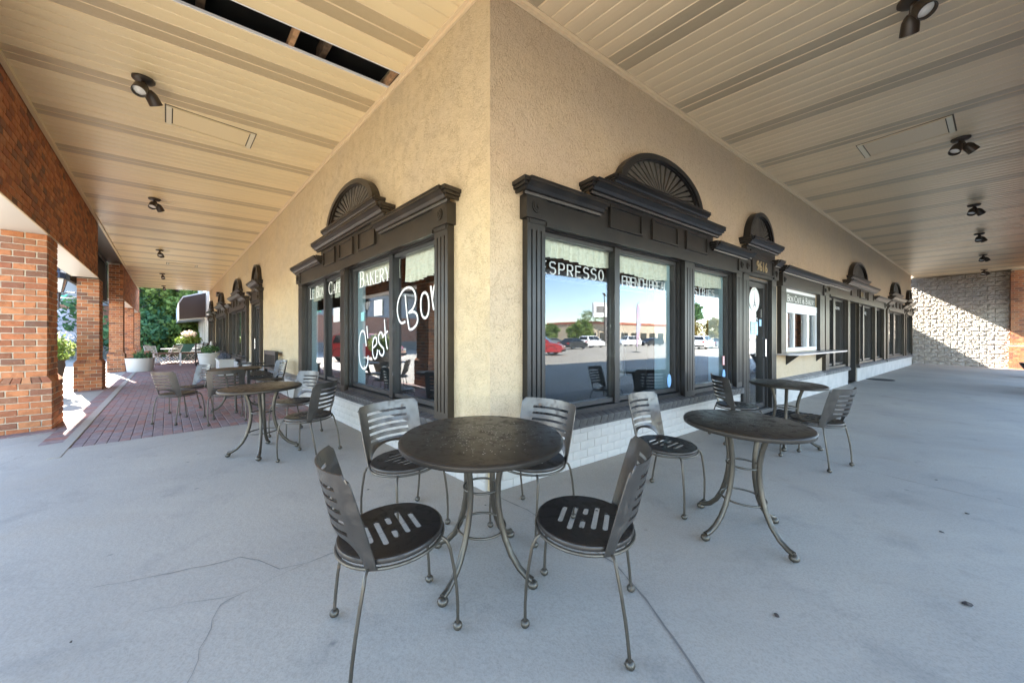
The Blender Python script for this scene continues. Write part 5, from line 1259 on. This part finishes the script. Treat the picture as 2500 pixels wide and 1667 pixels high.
part('box', gm, e, lambda mb: (mb.hexa([(-.42, -.42, 0), (.42, -.42, 0), (.42, .42, 0), (-.42, .42, 0), (-.5, -.5, .85), (.5, -.5, .85), (.5, .5, .85), (-.5, .5, .85)]), mb.box((-.53, -.53, .85), (.53, .53, .91))))
part('foliage', M['leaf_lime'], e, lambda mb: (blades(mb, (0, 0, 1.12), 900, (.62, .62, .30), .12, rr), spiky(mb, (.1, .1, .9), 30, .9, .05, rr)))
part('flowers', M['petal'], e, lambda mb: blades(mb, (-.12, .0, 1.50), 240, (.34, .34, .22), .11, rr))
# dark wicker étagère stand left of the tall planter
e = thing('wicker_stand', 'dark openwork wicker stand beside the tall white planter', 'stand', at('L', 18.9, .75), ANG['L']); wk = mat('dark_wicker', (.045, .03, .022), .7)
for x, y in ((-.26, -.2), (.26, -.2), (.26, .2), (-.26, .2)): part('upright', wk, e, lambda mb: mb.tube([(x, y, 0), (x * 1.05, y * 1.05, .5), (x, y, 1.0)], .022, 6))
for z in (.12, .42, .72, .98): part('shelf', wk, e, lambda mb: mb.box((-.29, -.23, z), (.29, .23, z + .03)))
for i in range(12):
    a = -.24 + i * .044; part('cane', wk, e, lambda mb: mb.tube([(a, -.21, .15), (a + (.16 if i % 2 else -.16), -.215, .95)], .009, 4))
e = thing('steamer_chair', 'dark slatted steamer chair leaning by the shopfront', 'chair', at('L', 19.7, .55), ANG['L'] + 1.2)
for x in (-.25, .25): part('frame_leg', wk, e, lambda mb: mb.tube([(x, .35, 0), (x, -.1, .4), (x, -.5, 1.05)], .022, 6)); part('frame_leg', wk, e, lambda mb: mb.tube([(x, -.35, 0), (x, .4, .42)], .022, 6))
for i in range(7): part('back_slat', wk, e, lambda mb: mb.box((-.25, -.16 - i * .052, .46 + i * .082), (.25, -.13 - i * .052, .52 + i * .082)))
part('seat', wk, e, lambda mb: mb.box((-.25, -.12, .39), (.25, .42, .42)))
e = thing('white_lantern', 'small stacked white lantern standing beside the tall planter', 'lantern', at('L', 17.75, .50))
for i in range(5): part('ring', wm, e, lambda mb: mb.lathe([(.05, .70 + i * .07), (.12 - i * .015, .71 + i * .07), (.12 - i * .015, .735 + i * .07), (.05, .74 + i * .07)], n=16))
part('stem', wm, e, lambda mb: mb.lathe([(.001, 0), (.14, 0), (.13, .03), (.04, .06), (.045, 1.08), (.001, 1.12)], n=16), True)
# urn with a shrub between the first two pillars
e = thing('shrub_urn', 'tall tapering dark urn with a pale flowering shrub behind the first pillar', 'planter', W('L', 11.0, 3.92, -.12))
part('urn', mat('dark_bronze_pot', (.10, .075, .055), .5), e, lambda mb: mb.lathe([(.001, 0), (.20, 0), (.22, .06), (.33, .45), (.37, .72), (.36, .82), (.40, .86), (.36, .87), (.33, .80), (.001, .79)], n=28), True)
part('shrub', M['leaf_mid'], e, lambda mb: blades(mb, (0, 0, 1.12), 1900, (.52, .52, .42), .085, rr, zmin=.80)); part('flowers', M['petal'], e, lambda mb: blades(mb, (0, 0, 1.35), 260, (.5, .5, .26), .05, rr))
e = thing('wall_lantern', 'black carriage lantern bracketed to the second brick pillar', 'lantern', W('L', 12.1, 3.80, 2.28)); bkm = mat('blue_black_iron', (.03, .035, .05), .4)
part('finial_tail', bkm, e, lambda mb: mb.lathe([(.001, -.32), (.012, -.30), (.022, -.1), (.03, .0), (.05, .10), (.001, .11)], n=10), True)
part('cage', bkm, e, lambda mb: [mb.tube([(.07 * math.cos(a), .07 * math.sin(a), .10), (.145 * math.cos(a), .145 * math.sin(a), .46)], .010, 5) for a in [k * math.pi / 3 for k in range(6)]])
part('lamp_pane', M['lamp_glass'], e, lambda mb: mb.lathe([(.062, .11), (.132, .45)], n=6))
part('hood', bkm, e, lambda mb: mb.lathe([(.165, .45), (.17, .47), (.11, .60), (.03, .66), (.02, .70), (.03, .72), (.001, .76)], n=12))
pv_ = Vector(W('L', 12.1, 3.53, 2.4)) - Vector(e.location)
part('bracket', bkm, e, lambda mb: (mb.tube([tuple(pv_), tuple(pv_ * .5 + Vector((0, 0, .06))), (0, 0, .02)], .014, 6), mb.tube([tuple(pv_ + Vector((0, 0, -.12))), tuple(pv_ * .55 + Vector((0, 0, -.1))), (0, 0, -.03)], .010, 6)))
# ================================================================== ACROSS THE LEFT: SIGNED BRICK BUILDING
e = thing('signed_brick_building', 'brick building with purple and green channel letter signs behind the arcade', 'building', W('L', 40, 8, 0)); o_ = Vector(e.location)
def bw_(name, m, boxes, s='L', root=None):
    mb = MB()
    for b in boxes: mb.wbox(s, *b)
    r_ = root or e; oo = Vector(r_.location); mb.v = [tuple(Vector(q) - oo) for q in mb.v]; return mb.build(name, m, r_)
fbm = brick_mat('far_brick', [(.36, .15, .09), (.42, .19, .11), (.30, .13, .085)])
N, L, b = nodes(fbm); tx = N.new('ShaderNodeTexBrick'); tcn = N.new('ShaderNodeTexCoord'); mpn = N.new('ShaderNodeMapping'); mpn.inputs['Rotation'].default_value = (rad(90), 0, 0); L.new(tcn.outputs['Object'], mpn.inputs[0]); L.new(mpn.outputs[0], tx.inputs['Vector'])
tx.inputs['Scale'].default_value = 4.5; tx.inputs['Color1'].default_value = (.40, .17, .10, 1); tx.inputs['Color2'].default_value = (.30, .13, .085, 1); tx.inputs['Mortar'].default_value = (.5, .42, .34, 1); tx.inputs['Mortar Size'].default_value = .012; L.new(tx.outputs[0], b.inputs['Base Color'])
bw_('wall', fbm, [(40, 46, 1.0, 30, -.3, 3.75)])
bw_('fascia', mat('grey_render', (.30, .30, .31), .8), [(39.9, 46, 1.0, 30, 3.75, 6.6)]); bw_('eave', M['vinyl'], [(39.2, 46, .8, 30, 6.6, 6.9)]); bw_('roof', M['dark'], [(38.8, 46, .6, 30, 6.9, 9)])
bw_('panel', mat('lavender_panel', (.48, .46, .56), .35), [(39.88, 39.95, 6.05, 8.2, .75, 3.4)]); bw_('plinth', M['grey_ledge'], [(39.86, 39.95, 1, 30, -.3, .75)])
def facing(txt, size, u, v, z, m, ext=.05, name='lettering'):
    cu = bpy.data.curves.new(name, 'FONT'); cu.body = txt; cu.size = size; cu.extrude = ext; cu.offset = .015; ob = bpy.data.objects.new(name, cu); COL.objects.link(ob)
    me = bpy.data.meshes.new_from_object(ob.evaluated_get(bpy.context.evaluated_depsgraph_get())); bpy.data.objects.remove(ob); bpy.data.curves.remove(cu); me.materials.clear(); me.materials.append(m)
    o = link(name, me, e); X = Vector((-nL[0], -nL[1], 0)); Nn = Vector((-dL[0], -dL[1], 0)); Nn = (Nn - X * Nn.dot(X)).normalized()
    o.matrix_world = Matrix.Translation(W('L', u, v, z)) @ Matrix((X, Vector((0, 0, 1)), Nn)).transposed().to_4x4(); return o
facing('ACADEMY', .62, 39.8, 10.05, 4.02, mat('green_sign', (.12, .62, .36), .5)); facing('al', 2.0, 39.8, 8.95, 4.75, mat('violet_sign', (.22, .12, .75), .5), .08, 'logo_letters')
e2 = thing('ornamental_grass', 'drooping grey-green ornamental grass against the lavender panel', 'plant', W('L', 36, 6.1, -.2))
part('grass_blades', leaf_mat('grey_grass', [(.06, .10, .07), (.10, .14, .09), (.14, .16, .10)]), e2, lambda mb: spiky(mb, (0, 0, .6), 150, 2.3, .035, rr, 1.0)); part('stems', M['bark'], e2, lambda mb: mb.lathe([(.16, 0), (.12, .9)], n=8))
# ================================================================== CARS
def car(name, label, loc, rz, paint, kind='sedan', group='cars in the car park'):
    e = thing(name, label, 'car', loc, rz, group); L2, W2 = (2.35, .90) if kind == 'sedan' else (2.35, .95)
    H = {'sedan': (.62, .96, 1.42), 'suv': (.72, 1.10, 1.76), 'truck': (.78, 1.15, 1.85)}[kind]
    # side outline: (x, z) of body and glasshouse
    body = [(-L2, .38), (-L2, H[1] - .12), (-L2 + .12, H[1]), (-1.0 if kind == 'sedan' else -2.0, H[1] + .03), (1.0, H[1]), (2.0, H[1] - .14), (L2 - .03, H[1] - .32), (L2, .42), (L2 - .15, .27), (-L2 + .15, .27)]
    roof = {'sedan': [(-1.75, H[1] + .01), (-.95, H[2] - .03), (-.2, H[2]), (.35, H[2] - .04), (1.25, H[1])], 'suv': [(-2.2, H[1] + .01), (-1.95, H[2] - .12), (-1.5, H[2]), (.1, H[2]), (.55, H[2] - .08), (1.25, H[1])], 'truck': [(-.9, H[1]), (-.75, H[2] - .05), (0, H[2]), (.5, H[2] - .06), (1.1, H[1])]}[kind]
    def loft(poly, ws, name, m, inset):
        mb = MB(); n = len(poly); secs = [(-1, inset), (-.86, 0), (.86, 0), (1, inset)]
        cx = sum(p[0] for p in poly) / n; cz = sum(p[1] for p in poly) / n
        for s_, ins in secs:
            for p in poly: mb.v.append((cx + (p[0] - cx) * (1 - ins), s_ * ws, cz + (p[1] - cz) * (1 - ins * 1.5)))
        for k in range(3):
            for i in range(n): mb.f.append([k * n + i, k * n + (i + 1) % n, (k + 1) * n + (i + 1) % n, (k + 1) * n + i]); mb.mi.append(0)
        mb.f += [list(range(n))[::-1], list(range(3 * n, 4 * n))]; mb.mi += [0, 0]
        o = mb.build(name, m, e, smooth=True); return o
    loft(body, W2, 'body', paint, .035); 
    mb = MB(); n = len(roof); base = [(p[0], p[1]) for p in roof]
    P = [(x, s_ * (W2 - .06 - (z - H[1]) * .42), z) for s_ in (-1, 1) for x, z in base]; mb.add(P, [tuple(range(n)), tuple(range(n, 2 * n))[::-1]] + [(i, i + 1, n + i + 1, n + i) for i in range(n - 1)]); mb.build('cabin', paint, e)
    # side windows, windscreens slightly proud
    def q(poly, name):
        mb = MB(); mb.add(poly, [tuple(range(len(poly)))]); mb.build(name, M['car_glass'], e)
    for s_ in (-1, 1):
        yy = lambda z: s_ * (W2 - .052 - (z - H[1]) * .42); lo, hi = H[1] + .05, H[2] - .10
        xs = [roof[0][0] + .35, roof[-1][0] - .33]; mid = (xs[0] + xs[1]) / 2 - .1; xt = [roof[1][0] + .18, roof[-2][0] + .0]
        q([(xs[0], yy(lo), lo), (mid - .04, yy(lo), lo), (mid - .04, yy(hi), hi), (xt[0], yy(hi), hi)], 'side_window'); q([(mid + .04, yy(lo), lo), (xs[1], yy(lo), lo), (xt[1], yy(hi), hi), (mid + .04, yy(hi), hi)], 'side_window')
    for (a, b_) in ((roof[0], roof[1]), (roof[-1], roof[-2])):
        sx = -1 if a[0] < 0 else 1; f = lambda t: (a[0] + (b_[0] - a[0]) * t + sx * .012, a[1] + (b_[1] - a[1]) * t + .012); lo, hi = f(.12), f(.9); w_ = lambda z: W2 - .16 - (z - H[1]) * .42
        q([(lo[0], -w_(lo[1]), lo[1]), (lo[0], w_(lo[1]), lo[1]), (hi[0], w_(hi[1]), hi[1]), (hi[0], -w_(hi[1]), hi[1])], 'windscreen')
    r = .33 if kind == 'sedan' else .38
    for x in (-1.38, 1.42):
        for s_ in (-1, 1):
            y0 = s_ * (W2 - .17); mb = MB(); mb.lathe([(.2, -.1), (r - .02, -.1), (r, -.07), (r, .07), (r - .02, .1), (.2, .1)], n=22); mb.v = [(vx + x, y0 + vz * s_, vy + r) for vx, vy, vz in mb.v]; wh = mb.build('wheel', M['tyre'], e, smooth=True)
            mb = MB(); mb.lathe([(.001, .085), (.05, .09), (.06, .07), (.17, .075), (.22, .098), (.22, .06), (.001, .06)], n=16); mb.v = [(vx + x, y0 + vz * s_, vy + r) for vx, vy, vz in mb.v]; mb.build('rim', M['chrome'], wh, smooth=True)
            mb = MB(); mb.tube([(x + (r + .05) * math.cos(t), s_ * (W2 + .002), r + (r + .05) * math.sin(t)) for t in np.linspace(0.05, math.pi - .05, 14)], .022, 5); mb.build('wheel_arch', M['tyre'], e)
    hl = mat('headlight', (.75, .75, .72), .15) if 'headlight' not in bpy.data.materials else bpy.data.materials['headlight']; tl = mat('tail_light', (.45, .015, .02), .2) if 'tail_light' not in bpy.data.materials else bpy.data.materials['tail_light']
    for s_ in (-1, 1):
        part('headlight', hl, e, lambda mb: mb.box((L2 - .10, s_ * (W2 - .30) - .16, H[1] - .42), (L2 + .004, s_ * (W2 - .30) + .16, H[1] - .30))); part('tail_light', tl, e, lambda mb: mb.box((-L2 - .006, s_ * (W2 - .24) - .16, H[1] - .28), (-L2 + .1, s_ * (W2 - .24) + .16, H[1] - .10)))
        part('mirror', paint, e, lambda mb: mb.box((.85, s_ * (W2 + .06) - .07, H[1] + .02), (1.0, s_ * (W2 + .06) + .07, H[1] + .15)))
    part('bumper', M['tyre'], e, lambda mb: (mb.box((-L2 - .03, -W2 + .08, .36), (-L2 + .1, W2 - .08, .52)), mb.box((L2 - .1, -W2 + .08, .34), (L2 + .02, W2 - .08, .48))))
    return e
def paint(name, c): return mat(name, c, .28, spec=.6, coat=.6)
pw, pb, pr, pg = paint('white_car_paint', (.78, .78, .77)), paint('black_car_paint', (.018, .02, .022)), paint('red_car_paint', (.40, .025, .03)), paint('grey_car_paint', (.16, .17, .18))
def lot(u, v): x, y, _ = W('R', u, v, 0); return (x, y, LOTZ + .004)
for nm, lb, u, v, rz, p, k in [('parked_car', 'black sedan parked in the open car park, mirrored in the first pane', 31.1, 29.6, -.25, pb, 'sedan'), ('parked_car', 'white estate car parked behind the black sedan', 38.4, 33.0, -.15, pw, 'suv'),
      ('parked_car', 'dark pickup truck at the left of the mirrored car park', 35.5, 42.0, 2.2, pb, 'truck'), ('parked_car', 'white off-road car mirrored beside the flag', 51.4, 36.0, 3.3, pw, 'suv'), ('parked_car', 'white people carrier mirrored in the right pane', 45.8, 20.4, -.2, pw, 'suv'),
      ('parked_car', 'dark car next to the white people carrier', 51.5, 20.5, .2, pg, 'sedan'), ('parked_car', 'red car at the left edge of the mirrored car park', 17.6, 20.6, .9, pr, 'suv'), ('parked_car', 'dark car far back in the car park', 47.5, 41, .3, pb, 'sedan'), ('parked_car', 'dark saloon beside the far white car', 57, 35, 3.3, pb, 'sedan'), ('parked_car', 'silver car in the farthest mirrored row', 43.5, 47, .2, pg, 'sedan')]:
    car(nm, lb, lot(u, v), ANG['R'] + rz, p, k)
car('parked_car', 'red car glimpsed between the first two brick pillars', W('L', 20.5, 7.2, LOTZ + .004), ANG['L'] + 2.6, pr, 'suv')
# ------------------------------------------------------------------ mirrored surroundings of the car park
e = thing('feather_flag', 'tall grey and pink feather flag with lettering standing in the car park', 'flag', lot(29.1, 18.8)); fl = []
for k in range(13):
    t = k / 12; fl.append((t, .10 + .52 * math.sin(min(1, t * 1.15) * math.pi * .5 + .15) * (1 if t < .8 else max(0, (1 - t) / .2) ** .6)))
X = Vector((dR[0], dR[1], 0))
fm = mat('flag_cloth', (.45, .45, .58), .8, col2=(.50, .28, .33), vscale=.8, vlo=.45, vhi=.55)
part('pole', M['black_metal'], e, lambda mb: mb.tube([(0, 0, 0), (0, 0, 2.4), (0, 0, 3.3), tuple(X * .12 + Vector((0, 0, 3.75))), tuple(X * .4 + Vector((0, 0, 4.0)))], .018, 6))
part('cloth', fm, e, lambda mb: mb.add([tuple(X * x + Vector((0, 0, .45 + 3.45 * t)) + Vector((nR[0], nR[1], 0)) * .02 * math.sin(t * 9)) for t, w_ in fl for x in (.02 + (.10 * max(0, t - .85) / .15), w_)], [(2 * k, 2 * k + 1, 2 * k + 3, 2 * k + 2) for k in range(12)]))
e.scale = (1.28, 1.28, 1.28)
part('base', M['black_metal'], e, lambda mb: mb.box((-.3, -.3, 0), (.3, .3, .04)))
e = thing('light_pole', 'tall twin-armed car park light pole', 'light pole', lot(46.4, 37.2))
part('pole', M['bronze_metal'], e, lambda mb: mb.tube([(0, 0, 0), (0, 0, 9)], [.13, .08], 10)); part('base', M['grey_ledge'], e, lambda mb: mb.lathe([(.3, 0), (.3, .8), (.001, .8)], n=16))
part('arm', M['bronze_metal'], e, lambda mb: mb.box((-.9, -.05, 8.9), (.9, .05, 9)))
for s_ in (-1, 1): part('lamp_head', M['bronze_metal'], e, lambda mb: mb.box((s_ * 1.1 - .35, -.2, 8.8), (s_ * 1.1 + .35, .2, 9)))
def shop(name, label, u0, u1, v0, v1, h, wallc, bandc, loc_name='building', roofh=.6):
    global e; e = thing(name, label, 'building', W('R', (u0 + u1) / 2, v0, 0))
    wm_ = mat(name + '_wall', wallc, .8, var=.1); bm_ = mat(name + '_band', bandc, .7)
    bw_('wall', wm_, [(u0, u1, v0, v1, LOTZ, h)], 'R'); bw_('roof_band', bm_, [(u0 - .3, u1 + .3, v0 - .3, v1 + .3, h, h + roofh)], 'R')
    n = int((u1 - u0) / 5)
    for i in range(n): bw_('window', M['car_glass'], [(u0 + 1 + i * 5, u0 + 4.4 + i * 5, v0 - .05, v0, .3, 2.7)], 'R')
    return e
shop('long_tan_store', 'long tan store with a red roof band across the car park', 73, 118, 66, 82, 5.3, (.52, .43, .32), (.42, .13, .08))
shop('cream_store', 'cream store with a terracotta roof at the far left of the car park', 60, 82, 100, 112, 5.4, (.66, .58, .46), (.40, .15, .08), roofh=1.2)
shop('white_strip_store', 'white strip of shops far across the car park', 44, 66, 84, 96, 4.4, (.72, .71, .68), (.62, .60, .58))
e = thing('roadside_billboard', 'white two sided billboard on a post beyond the car park', 'billboard', lot(77, 62))
part('post', M['grey_ledge'], e, lambda mb: mb.tube([(0, 0, 0), (0, 0, 7.2)], .35, 10)); xa = ANG['R']
for nm, m, y in (('face', M['vinyl'], -.5),):
    mb = MB(); mb.box((-4.2, -.45, 7.2), (4.2, .45, 11.2)); o = mb.build('face', M['vinyl'], e); o.rotation_euler = (0, 0, xa + .3)
    for x in (-3.4, .6): mb = MB(); mb.box((x, -.47, 8.4), (x + 2.6, -.455, 10.2)); o = mb.build('print', M['grey_ledge'], e); o.rotation_euler = (0, 0, xa + .3)
    for x in (-3.4, .6): mb = MB(); mb.box((x, .455, 8.4), (x + 2.6, .47, 10.2)); o = mb.build('print', M['grey_ledge'], e); o.rotation_euler = (0, 0, xa + .3)
# ------------------------------------------------------------------ trees
def tree(label, p, h, cr, m, seed, trunk=.25, low=.3, n=2600, size=.38, cone=False, name='tree', group='trees at the end of the walk', clumps=26):
    rr = random.Random(seed); e = thing(name, label, 'tree', p, 0, group)
    mb = MB(); mb.tube([(0, 0, -.2), (.05 * h * rr.uniform(-.5, .5), 0, h * .4), (.08 * rr.uniform(-1, 1) * h * .3, .03 * h * rr.uniform(-1, 1), h * .86)], [trunk, trunk * .7, trunk * .2], 9)
    for k in range(9):
        a = rr.uniform(0, 6.28); z = h * rr.uniform(low, .8); l = cr * rr.uniform(.4, .85); mb.tube([(0, 0, z), (math.cos(a) * l * .5, math.sin(a) * l * .5, z + l * .25), (math.cos(a) * l, math.sin(a) * l, z + l * .55)], [trunk * .35, trunk * .2, trunk * .07], 6)
    mb.build('trunk', M['bark'], e, smooth=True)
    mb = MB()
    for k in range(clumps):
        z = h * (low + (1 - low) * (k + rr.random()) / clumps); f = (z / h - low) / (1 - low)
        R2 = cr * ((1 - f) ** .8 + .12 if cone else math.sqrt(max(.05, 1 - (2 * f - .9) ** 2)))
        a = k * 2.4 + rr.uniform(-.5, .5); d = R2 * rr.uniform(.35, .85); s_ = cr * rr.uniform(.28, .46) * (1 - f * .45 if cone else 1)
        blades(mb, (math.cos(a) * d, math.sin(a) * d, z), n // clumps, (s_, s_, s_ * .75), size, rr, 1.0, .4)
    mb.build('crown', m, e); return e
TL = lambda u, v: W('L', u, v, LOTZ)
trees = [('tall blue-green evergreen at the left of the far trees', 39, 4.4, 11, 3.2, 'leaf_dark', True, 5200), ('dense dark evergreen just right of the tall blue-green one', 42, 2.2, 10, 3.2, 'leaf_dark', True, 5200), ('sunlit yellow-green tree in the middle of the far trees', 38, 1.2, 9.0, 2.6, 'leaf_mid', False, 4600),
   ('dark tree behind the white awning building', 46, -1.5, 11.5, 4.0, 'leaf_dark', False, 4600), ('dark evergreen at the back, hidden low behind the others', 47, 3.4, 13, 4.0, 'leaf_dark', True, 4200), ('broad shaded tree beyond the last brick pillar', 47, 8.5, 12, 4.5, 'leaf_dark', False, 4200), ('low shaded bush at the foot of the far trees', 36.5, 3.0, 3.2, 2.4, 'leaf_dark', False, 2200), ('low bush at the foot of the sunlit tree', 35.8, .9, 2.6, 1.8, 'leaf_mid', False, 1600)]
for i, (lb, u, v, h, cr, m, cone, n) in enumerate(trees): tree(lb, TL(u, v), h, cr, M[m], 200 + i, n=n, cone=cone, low=.08, size=.34, trunk=.22)
lt = [('round green tree left of the long tan store', 57, 54, 4.6, 2.4, 'leaf_mid'), ('spreading tree at the corner of the long tan store', 62, 56, 5.4, 2.8, 'leaf_mid'), ('green tree behind the billboard', 96, 86, 11, 5, 'leaf_mid'), ('green tree beside the flag in the mirrored view', 104, 84, 11, 5, 'leaf_mid'), ('autumn tree mirrored in the right pane', 80, 40, 5.4, 2.8, 'leaf_autumn'), ('yellowing tree beyond the white people carrier', 86, 37, 5.6, 3.0, 'leaf_autumn'), ('tall thin pine above the autumn trees', 95, 46, 10.5, 2.4, 'leaf_dark'), ('small tree in the middle island of the car park', 50, 55, 4.2, 2.0, 'leaf_mid'), ('far left green tree beyond the car park', 45, 62, 5, 2.6, 'leaf_mid')]
for i, (lb, u, v, h, cr, m) in enumerate(lt): tree(lb, lot(u, v), h, cr, M[m], 300 + i, n=1300, low=.62 if 'pine' in lb else .3, size=.5, trunk=.2, group='trees round the car park', clumps=18)
# ------------------------------------------------------------------ pale building with a dark awning beyond the left facade
e = thing('awning_building', 'pale building with a boxy dark ended awning beyond the left facade', 'building', W('L', 33, 0, 0))
bw_('wall', mat('pale_boards', (.62, .60, .56), .7, var=.1), [(28.2, 48, -6, .02, -.3, 5.6)]); aw = mat('pale_awning_cloth', (.62, .61, .57), .7)
mb = MB(); oo = Vector(e.location); mb.prism([(.03, 2.55), (1.35, 2.35), (1.35, 3.5), (1.15, 3.9), (.03, 4.3)], lambda p, t: Vector(W('L', t, p[0], p[1])) - oo, 28.6, 45); mb.build('awning', aw, e)
mb = MB(); mb.prism([(.05, 2.60), (1.30, 2.41), (1.30, 3.45), (1.12, 3.83), (.05, 4.2)], lambda p, t: Vector(W('L', t, p[0], p[1])) - oo, 28.56, 28.6); mb.build('awning_end', mat('dark_brown_cloth', (.05, .035, .03), .8), e)
bw_('window', M['car_glass'], [(28.8 + i * 1.6, 29.9 + i * 1.6, .02, .05, .5, 2.3) for i in range(10)]); bw_('post', aw, [(28.6 + i * 1.6, 28.75 + i * 1.6, .02, .09, .0, 2.55) for i in range(10)])
bw_('parapet_slope', aw, [(28.2, 48, -.5, .06, 4.7, 6.2)])
# dark planter foot at the right edge of the walk
e = thing('black_urn', 'black urn base just inside the right edge of the picture', 'planter', (13.62, 8.90, gz(13.6, 8.9)))
part('urn', M['black_metal'], e, lambda mb: mb.lathe([(.001, 0), (.30, 0), (.28, .05), (.18, .14), (.15, .22), (.26, .42), (.36, .62), (.38, .68), (.33, .68), (.001, .60)], n=24), True)
